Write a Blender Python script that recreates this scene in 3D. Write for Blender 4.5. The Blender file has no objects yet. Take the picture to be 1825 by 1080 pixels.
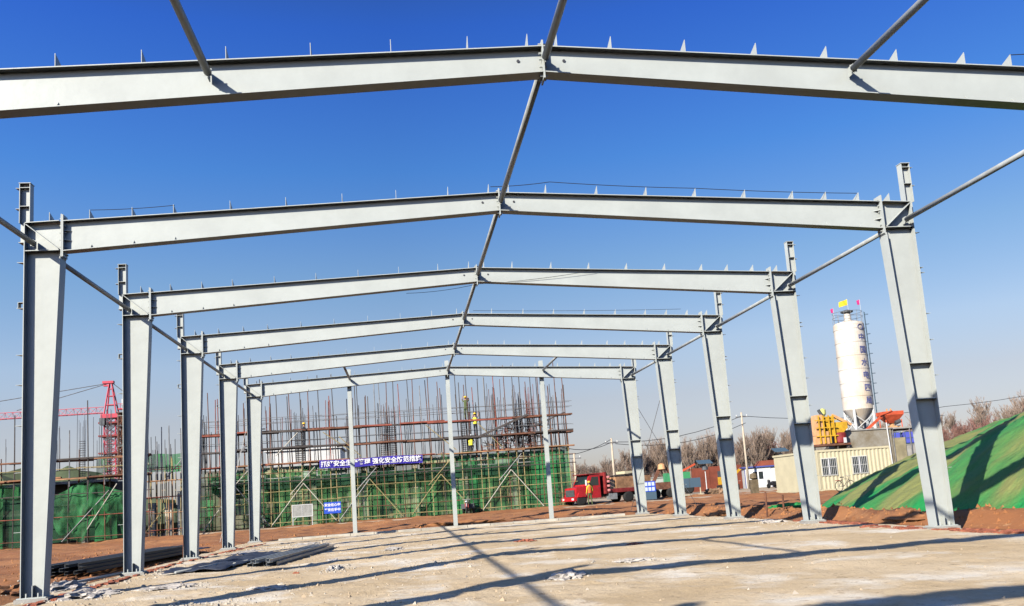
import bpy, bmesh, math, random
from math import radians, sin, cos, pi, atan2, sqrt
from mathutils import Vector, Matrix, noise

random.seed(7)
scene = bpy.context.scene
COL = scene.collection

# ------------------------------------------------------------------ camera
R = [[0.9898592913, -0.1241776027, -0.0689819280],
     [0.0493081391, -0.1550567369, 0.9866742704],
     [0.1332189582, 0.9800700645, 0.1473615224]]
cd = bpy.data.cameras.new('camera'); cam = bpy.data.objects.new('camera', cd); COL.objects.link(cam)
M = Matrix(((R[0][0], R[1][0], -R[2][0], 6.7445),
            (R[0][1], R[1][1], -R[2][1], -11.6334),
            (R[0][2], R[1][2], -R[2][2], 1.2094),
            (0, 0, 0, 1)))
cam.matrix_world = M
cd.sensor_width = 36.0; cd.lens = 1642.92 * 36 / 1825
cd.shift_x = -20.63 / 1825; cd.shift_y = 95.35 / 1825
cd.clip_start = 0.1; cd.clip_end = 5000
scene.camera = cam

# ------------------------------------------------------------------ world, sun, exposure
SUN = Vector((-1.27, -1.32, 1.0)).normalized()
elev = math.asin(SUN.z); az = atan2(SUN.x, SUN.y)
w = bpy.data.worlds.new('World'); scene.world = w; w.use_nodes = True
nt = w.node_tree; bg = nt.nodes['Background']
sky = nt.nodes.new('ShaderNodeTexSky'); sky.sky_type = 'NISHITA'; sky.sun_disc = False
sky.sun_elevation = elev; sky.sun_rotation = az % (2 * pi)
sky.air_density = 1.0; sky.dust_density = 0.6; sky.ozone_density = 2.2; sky.altitude = 50
# grading of the sky by elevation: deep polarised blue overhead, pale lavender at the horizon
tc = nt.nodes.new('ShaderNodeTexCoord'); sep = nt.nodes.new('ShaderNodeSeparateXYZ')
ramp = nt.nodes.new('ShaderNodeValToRGB'); mul = nt.nodes.new('ShaderNodeMix'); mul.data_type = 'RGBA'; mul.blend_type = 'MULTIPLY'
mul.inputs[0].default_value = 1.0
nt.links.new(tc.outputs['Generated'], sep.inputs[0]); nt.links.new(sep.outputs['Z'], ramp.inputs[0])
SKYRAMP = [(0.0, (1, 1, 1)), (1.0, (1, 1, 1))]
el = ramp.color_ramp.elements
SKYRAMP = [(0.0, (.52, .50, .62)), (0.05, (.62, .54, .62)), (0.095, (.71, .58, .60)), (.15, (.78, .70, .72)), (0.235, (.60, .70, .80)), (.345, (.31, .62, 1.02)), (.475, (.19, .46, 1.15)), (.60, (.24, .34, .56)), (1.0, (.30, .28, .24))]
while len(el) < len(SKYRAMP): el.new(0.5)
for e, (p, c) in zip(el, SKYRAMP): e.position = p; e.color = (*c, 1)
nt.links.new(sky.outputs[0], mul.inputs[6]); nt.links.new(ramp.outputs[0], mul.inputs[7])
# the polarised band is a little brighter towards the west (negative x)
azr = nt.nodes.new('ShaderNodeMapRange'); azr.inputs['From Min'].default_value = -.5; azr.inputs['From Max'].default_value = .0
azr.inputs['To Min'].default_value = 1.38; azr.inputs['To Max'].default_value = 1.0; nt.links.new(sep.outputs['X'], azr.inputs[0])
scl = nt.nodes.new('ShaderNodeVectorMath'); scl.operation = 'SCALE'
nt.links.new(mul.outputs[2], scl.inputs[0]); nt.links.new(azr.outputs[0], scl.inputs['Scale'])
nt.links.new(scl.outputs[0], bg.inputs[0]); bg.inputs[1].default_value = 0.106
sd = bpy.data.lights.new('sun', 'SUN'); sd.energy = 5.0; sd.angle = radians(0.55); sd.color = (1.0, 0.925, 0.79)
so = bpy.data.objects.new('sun', sd); COL.objects.link(so)
so.rotation_euler = SUN.to_track_quat('Z', 'Y').to_euler(); so.location = (0, 0, 60)
vs = scene.view_settings; vs.view_transform = 'Standard'; vs.look = 'None'; vs.exposure = 0.5; vs.gamma = 1.0
scene.render.engine = 'CYCLES'
scene.cycles.transparent_max_bounces = 24
scene.cycles.diffuse_bounces = 0

# ------------------------------------------------------------------ materials
def mat(name, col, rough=0.7, metal=0.0, var=0.0, scale=4.0, col2=None, bump=0.0, bscale=30.0, alpha=None, detail=6.0):
    m = bpy.data.materials.new(name); m.use_nodes = True
    n = m.node_tree.nodes; L = m.node_tree.links; p = n['Principled BSDF']
    p.inputs['Base Color'].default_value = (*col, 1); p.inputs['Roughness'].default_value = rough
    p.inputs['Metallic'].default_value = metal
    if var > 0 or col2:
        t = n.new('ShaderNodeTexCoord'); nz = n.new('ShaderNodeTexNoise'); nz.inputs['Scale'].default_value = scale
        nz.inputs['Detail'].default_value = detail; nz.inputs['Roughness'].default_value = 0.65
        L.new(t.outputs['Object'], nz.inputs['Vector'])
        r = n.new('ShaderNodeValToRGB'); c2 = col2 or tuple(c * (1 - var) for c in col)
        r.color_ramp.elements[0].position = 0.38; r.color_ramp.elements[1].position = 0.66
        r.color_ramp.elements[0].color = (*c2, 1); r.color_ramp.elements[1].color = (*[min(1, c * (1 + var * .3)) for c in col], 1)
        L.new(nz.outputs['Fac'], r.inputs[0]); L.new(r.outputs[0], p.inputs['Base Color'])
    if bump > 0:
        t2 = n.new('ShaderNodeTexCoord'); nb = n.new('ShaderNodeTexNoise'); nb.inputs['Scale'].default_value = bscale
        nb.inputs['Detail'].default_value = 5
        L.new(t2.outputs['Object'], nb.inputs['Vector'])
        b = n.new('ShaderNodeBump'); b.inputs['Strength'].default_value = bump; b.inputs['Distance'].default_value = 0.05
        L.new(nb.outputs['Fac'], b.inputs['Height']); L.new(b.outputs[0], p.inputs['Normal'])
    if alpha is not None:
        p.inputs['Alpha'].default_value = alpha
    return m

def net_mat(name, col, dens, dens_var, scale):
    """woven safety net: translucent cloth with an open weave"""
    m = bpy.data.materials.new(name); m.use_nodes = True
    n = m.node_tree.nodes; L = m.node_tree.links; out = n['Material Output']; p = n['Principled BSDF']
    p.inputs['Roughness'].default_value = 0.8
    tr = n.new('ShaderNodeBsdfTransparent'); tl = n.new('ShaderNodeBsdfTranslucent'); mx = n.new('ShaderNodeMixShader'); mx2 = n.new('ShaderNodeMixShader')
    t = n.new('ShaderNodeTexCoord'); mp = n.new('ShaderNodeMapping'); mp.inputs['Scale'].default_value = (1, 1, 0.35)
    nz = n.new('ShaderNodeTexNoise'); nz.inputs['Scale'].default_value = scale; nz.inputs['Detail'].default_value = 7
    L.new(t.outputs['Object'], mp.inputs[0]); L.new(mp.outputs[0], nz.inputs['Vector'])
    r = n.new('ShaderNodeValToRGB'); r.color_ramp.elements[0].position = .35; r.color_ramp.elements[1].position = .7
    r.color_ramp.elements[0].color = (*[c * .35 for c in col], 1); r.color_ramp.elements[1].color = (*[min(1, c * 1.25) for c in col], 1)
    L.new(nz.outputs['Fac'], r.inputs[0]); L.new(r.outputs[0], p.inputs['Base Color']); L.new(r.outputs[0], tl.inputs['Color'])
    mx.inputs[0].default_value = 0.25; L.new(p.outputs[0], mx.inputs[1]); L.new(tl.outputs[0], mx.inputs[2])
    mr = n.new('ShaderNodeMapRange'); mr.inputs['From Min'].default_value = .3; mr.inputs['From Max'].default_value = .7
    mr.inputs['To Min'].default_value = dens - dens_var; mr.inputs['To Max'].default_value = min(1, dens + dens_var)
    L.new(nz.outputs['Fac'], mr.inputs[0]); L.new(mr.outputs[0], mx2.inputs[0])
    L.new(tr.outputs[0], mx2.inputs[1]); L.new(mx.outputs[0], mx2.inputs[2]); L.new(mx2.outputs[0], out.inputs['Surface'])
    return m

STEEL = mat('painted_steel', (0.525, 0.56, 0.54), 0.45, 0, 0.09, 1.3, bump=0.05, bscale=9)
STEELB = mat('steel_bolts', (0.10, 0.10, 0.11), 0.5, 0.6)
TUBE = mat('tube_steel', (0.47, 0.49, 0.48), 0.5, 0, 0.2, 3.0)
GALV = mat('galvanised', (0.42, 0.45, 0.47), 0.42, 0.5, 0.25, 5)
DARKST = mat('dark_steel', (0.10, 0.11, 0.12), 0.55, 0.2, 0.3, 3)
RUST = mat('rusty_pole', (0.20, 0.085, 0.05), 0.85, 0, 0.5, 2.5)
RUST2 = mat('rust_red', (0.33, 0.09, 0.06), 0.8, 0, 0.4, 2.5)
POLED = mat('dark_pole', (0.085, 0.07, 0.065), 0.7, 0, 0.4, 2)
POLEG = mat('grey_pole', (0.26, 0.26, 0.27), 0.55, 0.3, 0.4, 2)
POLEY = mat('tan_pole', (0.42, 0.33, 0.15), 0.8, 0, 0.4, 2.5)
PLANK = mat('deck_plank', (0.36, 0.17, 0.09), 0.9, 0, 0.6, 1.5)
WOODO = mat('orange_wood', (0.50, 0.27, 0.14), 0.85, 0, 0.5, 1.5)
CONC = mat('concrete', (0.40, 0.38, 0.35), 0.9, 0, 0.3, 1.2, bump=.2)
CONCP = mat('pale_concrete', (0.62, 0.57, 0.48), 0.9, 0, 0.3, 1.5, bump=.1)
WHITE = mat('white_paint', (0.68, 0.68, 0.67), 0.5, 0, 0.08, 2)
SILO = mat('silo_paint', (0.74, 0.73, 0.71), 0.5, 0, 0, 0.38, col2=(0.66, 0.55, 0.42))
CREAM = mat('cream_panel', (0.64, 0.57, 0.38), 0.6, 0, 0.10, 1.2)
NAVY = mat('navy_letters', (0.06, 0.08, 0.30), 0.6)
LETTER = mat('white_letters', (0.85, 0.85, 0.9), 0.6)
BANNER = mat('banner_cloth', (0.035, 0.02, 0.36), 0.6, 0, .2, 2)
BLUE = mat('blue_board', (0.02, 0.08, 0.55), 0.5)
RED = mat('truck_red', (0.55, 0.02, 0.03), 0.35, 0, 0.25, 2)
REDD = mat('dull_red', (0.30, 0.03, 0.03), 0.6, 0, 0.4, 3)
GLASS = mat('dark_glass', (0.02, 0.03, 0.035), 0.08)
RUBBER = mat('rubber', (0.02, 0.02, 0.02), 0.85)
YELLOW = mat('machine_yellow', (0.75, 0.42, 0.03), 0.5, 0, 0.3, 2)
PEACH = mat('peach_panel', (0.78, 0.42, 0.20), 0.6, 0, 0.2, 2)
ORANGE = mat('hopper_orange', (0.72, 0.12, 0.05), 0.5, 0, 0.3, 2)
TANK = mat('tank_blue', (0.10, 0.12, 0.55), 0.45)
CRANE = mat('crane_red', (0.62, 0.06, 0.10), 0.5, 0, 0.2, 2)
PINK = mat('flag_pink', (0.75, 0.04, 0.25), 0.7)
FYEL = mat('flag_yellow', (0.85, 0.65, 0.03), 0.7)
BRICKR = mat('red_brick', (0.50, 0.16, 0.09), 0.9, 0, 0.5, 6, bump=.4)
GATE = mat('rust_panel', (0.26, 0.065, 0.035), 0.8, 0, 0.25, 1)
BLUEGREY = mat('blue_grey', (0.07, 0.12, 0.17), 0.6)
GREENM = mat('green_machine', (0.05, 0.30, 0.12), 0.6)
BARK = mat('bare_bark', (0.29, 0.20, 0.155), 0.95, 0, 0.35, 0.4)
BARK2 = mat('pale_bark', (0.37, 0.275, 0.215), 0.95, 0, 0.35, 0.4)
BARK3 = mat('reddish_bark', (0.33, 0.17, 0.14), 0.95, 0, 0.3, 0.4)
POLEC = mat('concrete_pole', (0.60, 0.50, 0.38), 0.9, 0, .2, 1)
BLACK = mat('black_cable', (0.03, 0.03, 0.035), 0.7)
SHEET = mat('dark_sheet', (0.035, 0.045, 0.075), 0.55, 0, 0.4, 3, bump=.4, bscale=8)
PLASTER = mat('plaster', (0.66, 0.60, 0.54), 0.95, 0, 0.3, 4, bump=.5, bscale=20)
SKIN = mat('skin', (0.45, 0.26, 0.18), 0.6)
HAIR = mat('hair', (0.02, 0.015, 0.012), 0.8)
NET = net_mat('green_net', (0.10, 0.34, 0.11), 0.42, 0.32, 1.3)
NETD = net_mat('dense_green_net', (0.045, 0.30, 0.09), 0.72, 0.26, 1.1)
NETT = net_mat('ragged_green_net', (0.045, 0.24, 0.08), 0.45, 0.45, 1.3)
NETK = net_mat('dark_green_net', (0.02, 0.10, 0.045), 0.70, 0.25, 0.8)

# ------------------------------------------------------------------ mesh helpers
class MB:
    def __init__(s): s.v = []; s.f = []; s.mi = []; s.cur = 0
    def add(s, vs, fs):
        o = len(s.v); s.v += [tuple(v) for v in vs]; s.f += [tuple(i + o for i in f) for f in fs]; s.mi += [s.cur] * len(fs); return s
    def box(s, x0, x1, y0, y1, z0, z1):
        v = [(x0, y0, z0), (x1, y0, z0), (x1, y1, z0), (x0, y1, z0), (x0, y0, z1), (x1, y0, z1), (x1, y1, z1), (x0, y1, z1)]
        return s.add(v, [(3, 2, 1, 0), (4, 5, 6, 7), (0, 1, 5, 4), (1, 2, 6, 5), (2, 3, 7, 6), (3, 0, 4, 7)])
    def hexa(s, v):   # 8 corners, bottom ring then top ring
        return s.add(v, [(3, 2, 1, 0), (4, 5, 6, 7), (0, 1, 5, 4), (1, 2, 6, 5), (2, 3, 7, 6), (3, 0, 4, 7)])
    def prism(s, pts, y0, y1):    # polygon in xz, counter-clockwise seen from -y
        n = len(pts)
        v = [(x, y0, z) for x, z in pts] + [(x, y1, z) for x, z in pts]
        return s.add(v, [tuple(range(n)), tuple(range(2 * n - 1, n - 1, -1))] + [((i + 1) % n, i, i + n, (i + 1) % n + n) for i in range(n)])
    def tube(s, a, b, r0, r1=None, n=6, cap=True):
        a = Vector(a); b = Vector(b); r1 = r0 if r1 is None else r1
        d = (b - a)
        if d.length < 1e-6: return s
        q = d.to_track_quat('Z', 'Y'); X = q @ Vector((1, 0, 0)); Y = q @ Vector((0, 1, 0))
        v = []
        for c, r in ((a, r0), (b, r1)):
            for i in range(n):
                t = 2 * pi * i / n; v.append(c + X * (r * cos(t)) + Y * (r * sin(t)))
        f = [(i, (i + 1) % n, (i + 1) % n + n, i + n) for i in range(n)]
        if cap: f += [tuple(range(n - 1, -1, -1)), tuple(range(n, 2 * n))]
        return s.add(v, f)
    def beam(s, a, b, wx, wz):    # rectangular bar between two points
        a = Vector(a); b = Vector(b); d = (b - a).normalized()
        up = Vector((0, 0, 1)) if abs(d.z) < .95 else Vector((0, 1, 0))
        X = d.cross(up).normalized() * wx / 2; Z = X.cross(d).normalized() * wz / 2
        return s.hexa([a - X - Z, a + X - Z, b + X - Z, b - X - Z, a - X + Z, a + X + Z, b + X + Z, b - X + Z])
    def lathe(s, prof, n=20, cx=0, cy=0):
        v = []; f = []
        for r, z in prof:
            for i in range(n):
                t = 2 * pi * i / n; v.append((cx + r * cos(t), cy + r * sin(t), z))
        for k in range(len(prof) - 1):
            for i in range(n): f.append((k * n + i, k * n + (i + 1) % n, (k + 1) * n + (i + 1) % n, (k + 1) * n + i))
        f.append(tuple(range(n - 1, -1, -1))); f.append(tuple(range((len(prof) - 1) * n, len(prof) * n)))
        return s.add(v, f)
    def path(s, pts, r, n=6):
        for a, b in zip(pts, pts[1:]): s.tube(a, b, r, r, n)
        return s
    def mesh(s, name, mats, smooth=False):
        me = bpy.data.meshes.new(name); me.from_pydata(s.v, [], s.f)
        for m in (mats if isinstance(mats, (list, tuple)) else [mats]): me.materials.append(m)
        if any(s.mi): me.polygons.foreach_set('material_index', s.mi)
        if smooth: me.polygons.foreach_set('use_smooth', [True] * len(me.polygons))
        me.update(); return me
    def build(s, name, mats, parent=None, smooth=False, loc=None):
        o = bpy.data.objects.new(name, s.mesh(name, mats, smooth)); COL.objects.link(o)
        if parent: o.parent = parent
        if loc: o.location = loc
        return o

def tag(o, label=None, cat=None, group=None, kind=None):
    if label: o['label'] = label
    if cat: o['category'] = cat
    if group: o['group'] = group
    if kind: o['kind'] = kind
    return o
def thing(name, label, cat, loc=(0, 0, 0), rz=0.0, group=None):
    o = bpy.data.objects.new(name, None); o.empty_display_size = .2; COL.objects.link(o)
    o.location = loc; o.rotation_euler = (0, 0, rz)
    return tag(o, label, cat, group)
def kids(o): return [c for c in ALLKIDS if c.parent == o]
def copy_tree(o, parent=None):
    c = o.copy(); COL.objects.link(c); c.parent = parent
    for ch in list(o.children): copy_tree(ch, c)
    return c
def text_mesh(body, size, material, thick=0.01, bold=0.02, space=1.0, align='CENTER'):
    c = bpy.data.curves.new('lettering', 'FONT'); c.body = body; c.size = size; c.align_x = align; c.align_y = 'CENTER'
    c.offset = bold * size; c.extrude = thick; c.space_character = space; c.resolution_u = 2
    o = bpy.data.objects.new('lettering_tmp', c); COL.objects.link(o)
    dg = bpy.context.evaluated_depsgraph_get(); dg.update()
    me = bpy.data.meshes.new_from_object(o.evaluated_get(dg)); bpy.data.objects.remove(o); bpy.data.curves.remove(c)
    me.materials.clear(); me.materials.append(material); me.name = 'lettering'; return me
def put_text(me, loc, parent=None, rot=(pi / 2, 0, 0)):
    o = bpy.data.objects.new('lettering', me); COL.objects.link(o); o.location = loc; o.rotation_euler = rot
    if parent: o.parent = parent
    return o
def fbm(x, y, s, seed=0.0, oct=4):
    return noise.fractal(Vector((x * s + seed, y * s - seed, seed * .7)), 0.9, 2.1, oct)
def smooth(a, b, x):
    t = max(0, min(1, (x - a) / (b - a))); return t * t * (3 - 2 * t)
SLAB = -0.06

# ------------------------------------------------------------------ ground
def ground_material(name, cols, scales, bump, rough=.95):
    """three tints of soil mixed by two noises + grain bump (world/object coordinates)"""
    m = bpy.data.materials.new(name); m.use_nodes = True
    n = m.node_tree.nodes; L = m.node_tree.links; p = n['Principled BSDF']; p.inputs['Roughness'].default_value = rough
    t = n.new('ShaderNodeTexCoord')
    def nz(s, d=6, r=.6):
        a = n.new('ShaderNodeTexNoise'); a.inputs['Scale'].default_value = s; a.inputs['Detail'].default_value = d; a.inputs['Roughness'].default_value = r
        L.new(t.outputs['Object'], a.inputs['Vector']); return a
    def mix(fac, a, b):
        x = n.new('ShaderNodeMix'); x.data_type = 'RGBA'; L.new(fac, x.inputs[0])
        for i, c in ((6, a), (7, b)):
            if isinstance(c, tuple): x.inputs[i].default_value = (*c, 1)
            else: L.new(c, x.inputs[i])
        return x.outputs[2]
    def rng(a, lo, hi):
        x = n.new('ShaderNodeMapRange'); x.inputs['From Min'].default_value = lo; x.inputs['From Max'].default_value = hi
        L.new(a.outputs['Fac'], x.inputs[0]); return x.outputs[0]
    c = mix(rng(nz(scales[0]), .42, .6), cols[0], cols[1])
    c = mix(rng(nz(scales[1]), .52, .66), c, cols[2])
    c = mix(rng(nz(scales[2], 3, .7), .60, .72), c, cols[3])
    L.new(c, p.inputs['Base Color'])
    b = n.new('ShaderNodeBump'); b.inputs['Strength'].default_value = bump; b.inputs['Distance'].default_value = .04
    L.new(nz(scales[2] * .8, 8, .7).outputs['Fac'], b.inputs['Height']); L.new(b.outputs[0], p.inputs['Normal'])
    return m
M_FAR = ground_material('dusty_yard', [(0.40, 0.31, 0.21), (0.47, 0.37, 0.27), (0.33, 0.22, 0.14), (0.5, 0.42, 0.32)], (.06, .2, 3), .3)
M_DIRT = ground_material('red_dirt', [(0.34, 0.135, 0.05), (0.44, 0.20, 0.08), (0.20, 0.08, 0.035), (0.50, 0.28, 0.14)], (.25, .5, 5), .8)
M_SLAB = ground_material('rough_concrete', [(0.72, 0.57, 0.38), (0.60, 0.45, 0.27), (0.84, 0.77, 0.66), (0.40, 0.28, 0.17)], (.35, .5, 6), 1.0)
M_ROAD = ground_material('pale_track', [(0.48, 0.36, 0.25), (0.55, 0.44, 0.32), (0.40, 0.27, 0.17), (0.6, 0.5, 0.4)], (.2, .6, 6), .4)

g = MB(); g.add([(-2500, -400, -.22), (2500, -400, -.22), (2500, 4000, -.22), (-2500, 4000, -.22)], [(0, 1, 2, 3)])
tag(g.build('ground', M_FAR), kind='structure')

def grid(x0, x1, y0, y1, st, fz):
    nx = int((x1 - x0) / st) + 1; ny = int((y1 - y0) / st) + 1; m = MB()
    vs = [(x0 + i * st, y0 + j * st, fz(x0 + i * st, y0 + j * st)) for j in range(ny) for i in range(nx)]
    fs = [(j * nx + i, j * nx + i + 1, (j + 1) * nx + i + 1, (j + 1) * nx + i) for j in range(ny - 1) for i in range(nx - 1)]
    return m.add(vs, fs)
def slab_edge(x, y):   # signed distance outside the slab footprint
    return max(-0.35 - x, x - 17.75, y - 30.25, -15 - y)
def dirt_z(x, y):
    d = slab_edge(x, y)
    if d < -0.6: return -.3
    a = smooth(0, 1.2, d)
    z = -.11 + a * (.06 + .10 * fbm(x, y, .45, 3) + .08 * fbm(x, y, 1.6, 9))
    far = smooth(31, 36, y); z += far * .13 * max(0, fbm(x * .5, y, .32, 21)) * 1.6
    # spoil bank along the right-hand column line and rough heap at the near left corner
    z += .34 * math.exp(-((x - 18.75) / .45) ** 2) * smooth(0, 6, y) * (1 - smooth(28, 31, y)) * (.75 + .5 * fbm(x, y, .9, 5))
    z += .22 * math.exp(-((x + 1.0) / .55) ** 2) * (1 - smooth(9, 12, y)) * (.7 + .9 * abs(fbm(x, y, 2.2, 15)))
    e = min(x + 30, 60 - x, y + 16, 75 - y); z = z * smooth(0, 6, e) + -.24 * (1 - smooth(0, 6, e))
    return z
tag(grid(-30, 60, -16, 75, .3, dirt_z).build('dirt_ground', M_DIRT, smooth=True), kind='structure')
def slab_z(x, y):
    a = .020 * fbm(x, y, .7, 2) + .016 * fbm(x, y, 2.2, 8)
    r_ = abs(fbm(x * .35, y, .8, 61))       # mortar ridges along the pour joints
    return SLAB + a + .035 * max(0, 1 - r_ / .05) * (1 - smooth(9, 14, x)) * smooth(.0, .3, fbm(x, y, .3, 33) + .12)
tag(grid(-0.25, 17.72, -14.5, 30.2, .11, slab_z).build('concrete_floor', M_SLAB, smooth=True), kind='structure')
def road_z(x, y): return .02 + .05 * fbm(x, y, .3, 4)
tag(grid(-28, 48, 56.6, 61.6, .4, lambda x, y: road_z(x, y) if 57 < y < 61.2 else -.2).build('dirt_road', M_ROAD, smooth=True), kind='structure')
tag(grid(20, 110, 63, 120, 1.5, lambda x, y: (.0 + .06 * fbm(x, y, .15, 4)) if 21 < x < 108 and y > 64.5 and y < 118 else -.3).build('site_yard', M_ROAD, smooth=True), kind='structure')
k = MB(); 
for i in range(15):
    a = 1.2 + i * 1.02; k.box(a, a + 1.0, 29.75 + .04 * fbm(a, 0, 1), 30.2, SLAB - .05, .035 + .02 * fbm(a, 3, 1))
tag(k.build('ground_beam_kerb', CONCP), kind='structure')
# strips of broken red brick along the column lines
def strip(pts, wd, z, name, m, n=1):
    b = MB(); rr = random.Random(3)
    for (x0, y0), (x1, y1) in zip(pts, pts[1:]):
        L = sqrt((x1 - x0) ** 2 + (y1 - y0) ** 2); c = int(L / .24)
        for i in range(c):
            t = (i + .5) / c; x = x0 + (x1 - x0) * t; y = y0 + (y1 - y0) * t
            for q in range(int(wd / .13)):
                if rr.random() < .35: continue
                px = x + (q - wd / .26) * .13; h = .012 + .03 * rr.random(); a = rr.uniform(-.3, .3)
                c_, s_ = cos(a), sin(a); cs = [(-.11, -.05), (.11, -.05), (.11, .05), (-.11, .05)]
                ring = [(px + u * -s_ + v * c_, y + u * c_ + v * s_) for u, v in cs]
                b.hexa([(u, v, z - .04) for u, v in ring] + [(u, v, z + h) for u, v in ring])
    return tag(b.build(name, m), kind='structure')
strip([(17.5, 3.4), (17.3, 5.5), (17.2, 8.6)], .55, SLAB, 'brick_paving', BRICKR)
strip([(17.6, 9.4), (17.7, 13.5)], .4, SLAB, 'brick_path', BRICKR)
strip([(.62, 3.6), (.45, 9.4), (.32, 14.8), (.5, 20), (1.0, 27.5)], .3, SLAB, 'brick_edging', BRICKR)

# ------------------------------------------------------------------ portal frames
W_ = 17.54; XR = 8.86; HL = 6.80; HRT = 6.72; HR = 7.16; HRB = 6.81; KX = .616; KZL = 6.27; KZR = 6.19
FW = .12       # half flange width of the rafters
CW = .15       # half flange width of the columns
FT = .014
def top_z(x):
    return HL + (HR - HL) * x / XR if x <= XR else HR + (HRT - HR) * (x - XR) / (W_ - XR)
def plate(m, pts, y0, y1): return m.prism(pts, y0, y1)
def bar_xz(m, a, b, t, y0, y1):  # flat plate running from a to b in xz, thickness t, width y0..y1
    (x0, z0), (x1, z1) = a, b; L = sqrt((x1 - x0) ** 2 + (z1 - z0) ** 2); nx, nz = -(z1 - z0) / L * t / 2, (x1 - x0) / L * t / 2
    m.hexa([(x0 - nx, y0, z0 - nz), (x1 - nx, y0, z1 - nz), (x1 - nx, y1, z1 - nz), (x0 - nx, y1, z0 - nz),
            (x0 + nx, y0, z0 + nz), (x1 + nx, y0, z1 + nz), (x1 + nx, y1, z1 + nz), (x0 + nx, y1, z0 + nz)])
def make_frame():
    fr = thing('portal_frame', 'portal frame', 'portal frame', (0, 0, 0), 0, 'portal frames of the hall skeleton')
    for side in (0, 1):
        X = (lambda x: x) if side == 0 else (lambda x: W_ - x)
        H = HL if side == 0 else HRT; KZ = KZL if side == 0 else KZR
        c = MB()
        plate(c, [(X(.0), .02), (X(.36), .02), (X(KX), KZ), (X(KX), top_z(X(KX)) - .01), (X(0), H - .01)], -.005, .005)
        c.box(min(X(0), X(-.014)), max(X(0), X(-.014)), -CW, CW, .02, H)
        bar_xz(c, (X(.367), .02), (X(KX + .004), KZ - .12), FT, -CW, CW)
        bar_xz(c, (X(.0), H + .008), (X(KX - .02), top_z(X(KX)) + .008), FT, -CW + .002, CW - .002)
        for sgn in (-1, 1):
            y0, y1 = (-CW + .004, -.0055) if sgn < 0 else (.0055, CW - .004)
            bar_xz(c, (X(.004), KZ), (X(KX - .02), KZ), .014, y0, y1)
            bar_xz(c, (X(.01), H - .02), (X(KX - .03), KZ + .02), .012, y0, y1)
        col = c.build('column', STEEL, fr)
        bp = MB().box(min(X(-.06), X(.43)), max(X(-.06), X(.43)), -.19, .19, 0, .02)
        for sgn in (-1, 1):
            bp.box(X(.18) - .006, X(.18) + .006, min(sgn * .0055, sgn * .13), max(sgn * .0055, sgn * .13), .02, .22)
            for dx in (.08, .28): bp.tube((X(dx), sgn * .12, .02), (X(dx), sgn * .12, .09), .016)
        bp.build('base_plate', STEEL, col)
        MB().box(min(X(-.1), X(.47)), max(X(-.1), X(.47)), -.2, .2, -.2, -.002).build('grout_pad', CONC, col)
        # end plate at the knee, standing proud of the rafter, with its bolts
        e = MB().box(min(X(KX + .004), X(KX + .024)), max(X(KX + .004), X(KX + .024)), -FW - .004, FW + .004, KZ - .14, top_z(X(KX)) + .14)
        e.box(min(X(KX + .026), X(KX + .046)), max(X(KX + .026), X(KX + .046)), -FW, FW, KZ - .12, top_z(X(KX)) + .13)
        for i in range(6):
            z = KZ - .06 + i * .135
            for yy in (-.06, .06): e.tube((X(KX - .03), yy, z), (X(KX + .08), yy, z), .015)
        e.build('end_plate', STEEL, fr)
        for z in (KZ + .2, KZ + .38):
            for a, b in ((-FW + .01, -.006), (.006, FW - .01)):
                s_ = MB(); yin = b if a < 0 else a; yo = a if a < 0 else b; xa, xb = X(KX + .047), X(KX + .17)
                V = [(xa, yo, z), (xa, yin, z), (xb, yin, z)]; V = V + [(x, y, z + .01) for x, y, z in V]
                s_.add(V, [(0, 1, 2), (5, 4, 3), (0, 3, 4, 1), (1, 4, 5, 2), (2, 5, 3, 0)]); s_.build('rib_plate', STEEL, fr)
        # parapet post standing on the eave
        p = MB(); xa, xb = sorted((X(-.125), X(.065)))
        p.box(xa, xa + .01, -.09, .09, H + .02, 7.585); p.box(xb - .01, xb, -.09, .09, H + .02, 7.585)
        p.box(xa + .01, xb - .01, -.004, .004, H + .02, 7.58); p.box(xa - .01, xb + .01, -.1, .1, 7.586, 7.597)
        for z in (7.14, 7.50): p.box(xa + .0105, xb - .0105, -.088, -.0045, z, z + .01)
        ob = sorted((X(-.125), X(-.016)))
        p.box(ob[0], ob[1], -.006, .006, 6.45, H + .018); p.box(ob[0], ob[1], -.1, .1, 6.44, 6.45)
        for z in (7.1, 7.5):
            q = sorted((X(-.13), X(-.2))); p.box(q[0], q[1], -.06, .06, z, z + .008)
        p.build('parapet_post', STEEL, col)
        for z in (6.06, 5.2, 4.33, 3.78, 3.04, 2.2, 1.15):
            q = MB(); a, b = X(-.0145), X(-.15)
            q.hexa([(a, -.09, z), (b, -.09, z), (X(-.09), .07, z), (a, .07, z), (a, -.09, z + .008), (b, -.09, z + .008), (X(-.09), .07, z + .008), (a, .07, z + .008)] if side == 0 else
                   [(b, -.09, z), (a, -.09, z), (a, .07, z), (X(-.09), .07, z), (b, -.09, z + .008), (a, -.09, z + .008), (a, .07, z + .008), (X(-.09), .07, z + .008)])
            if z == 5.2: xs = sorted((a, X(-.13))); q.box(xs[0], xs[1], -.088, .05, z + .11, z + .118); q.box(xs[0], xs[0] + .008, -.087, .049, z + .008, z + .11)
            q.build('girt_cleat', STEEL, col)
        if side == 1:
            for z, t in ((3.30, .016), (2.56, .016)):
                q = MB(); f = .36 + (KX - .36) * z / 6.1
                q.box(X(f - .012), X(.003), -CW + .003, -.0055, z, z + t); q.box(X(f - .012), X(.003), .0055, CW - .003, z, z + t)
                q.build('stiffener_plate', STEEL, col)
        # rafter
        x0, x1 = X(KX + .047), XR - .012 if side == 0 else XR + .012
        r = MB()
        pts = [(x0, KZ), (x1, HRB), (x1, HR), (x0, top_z(x0))]
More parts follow.
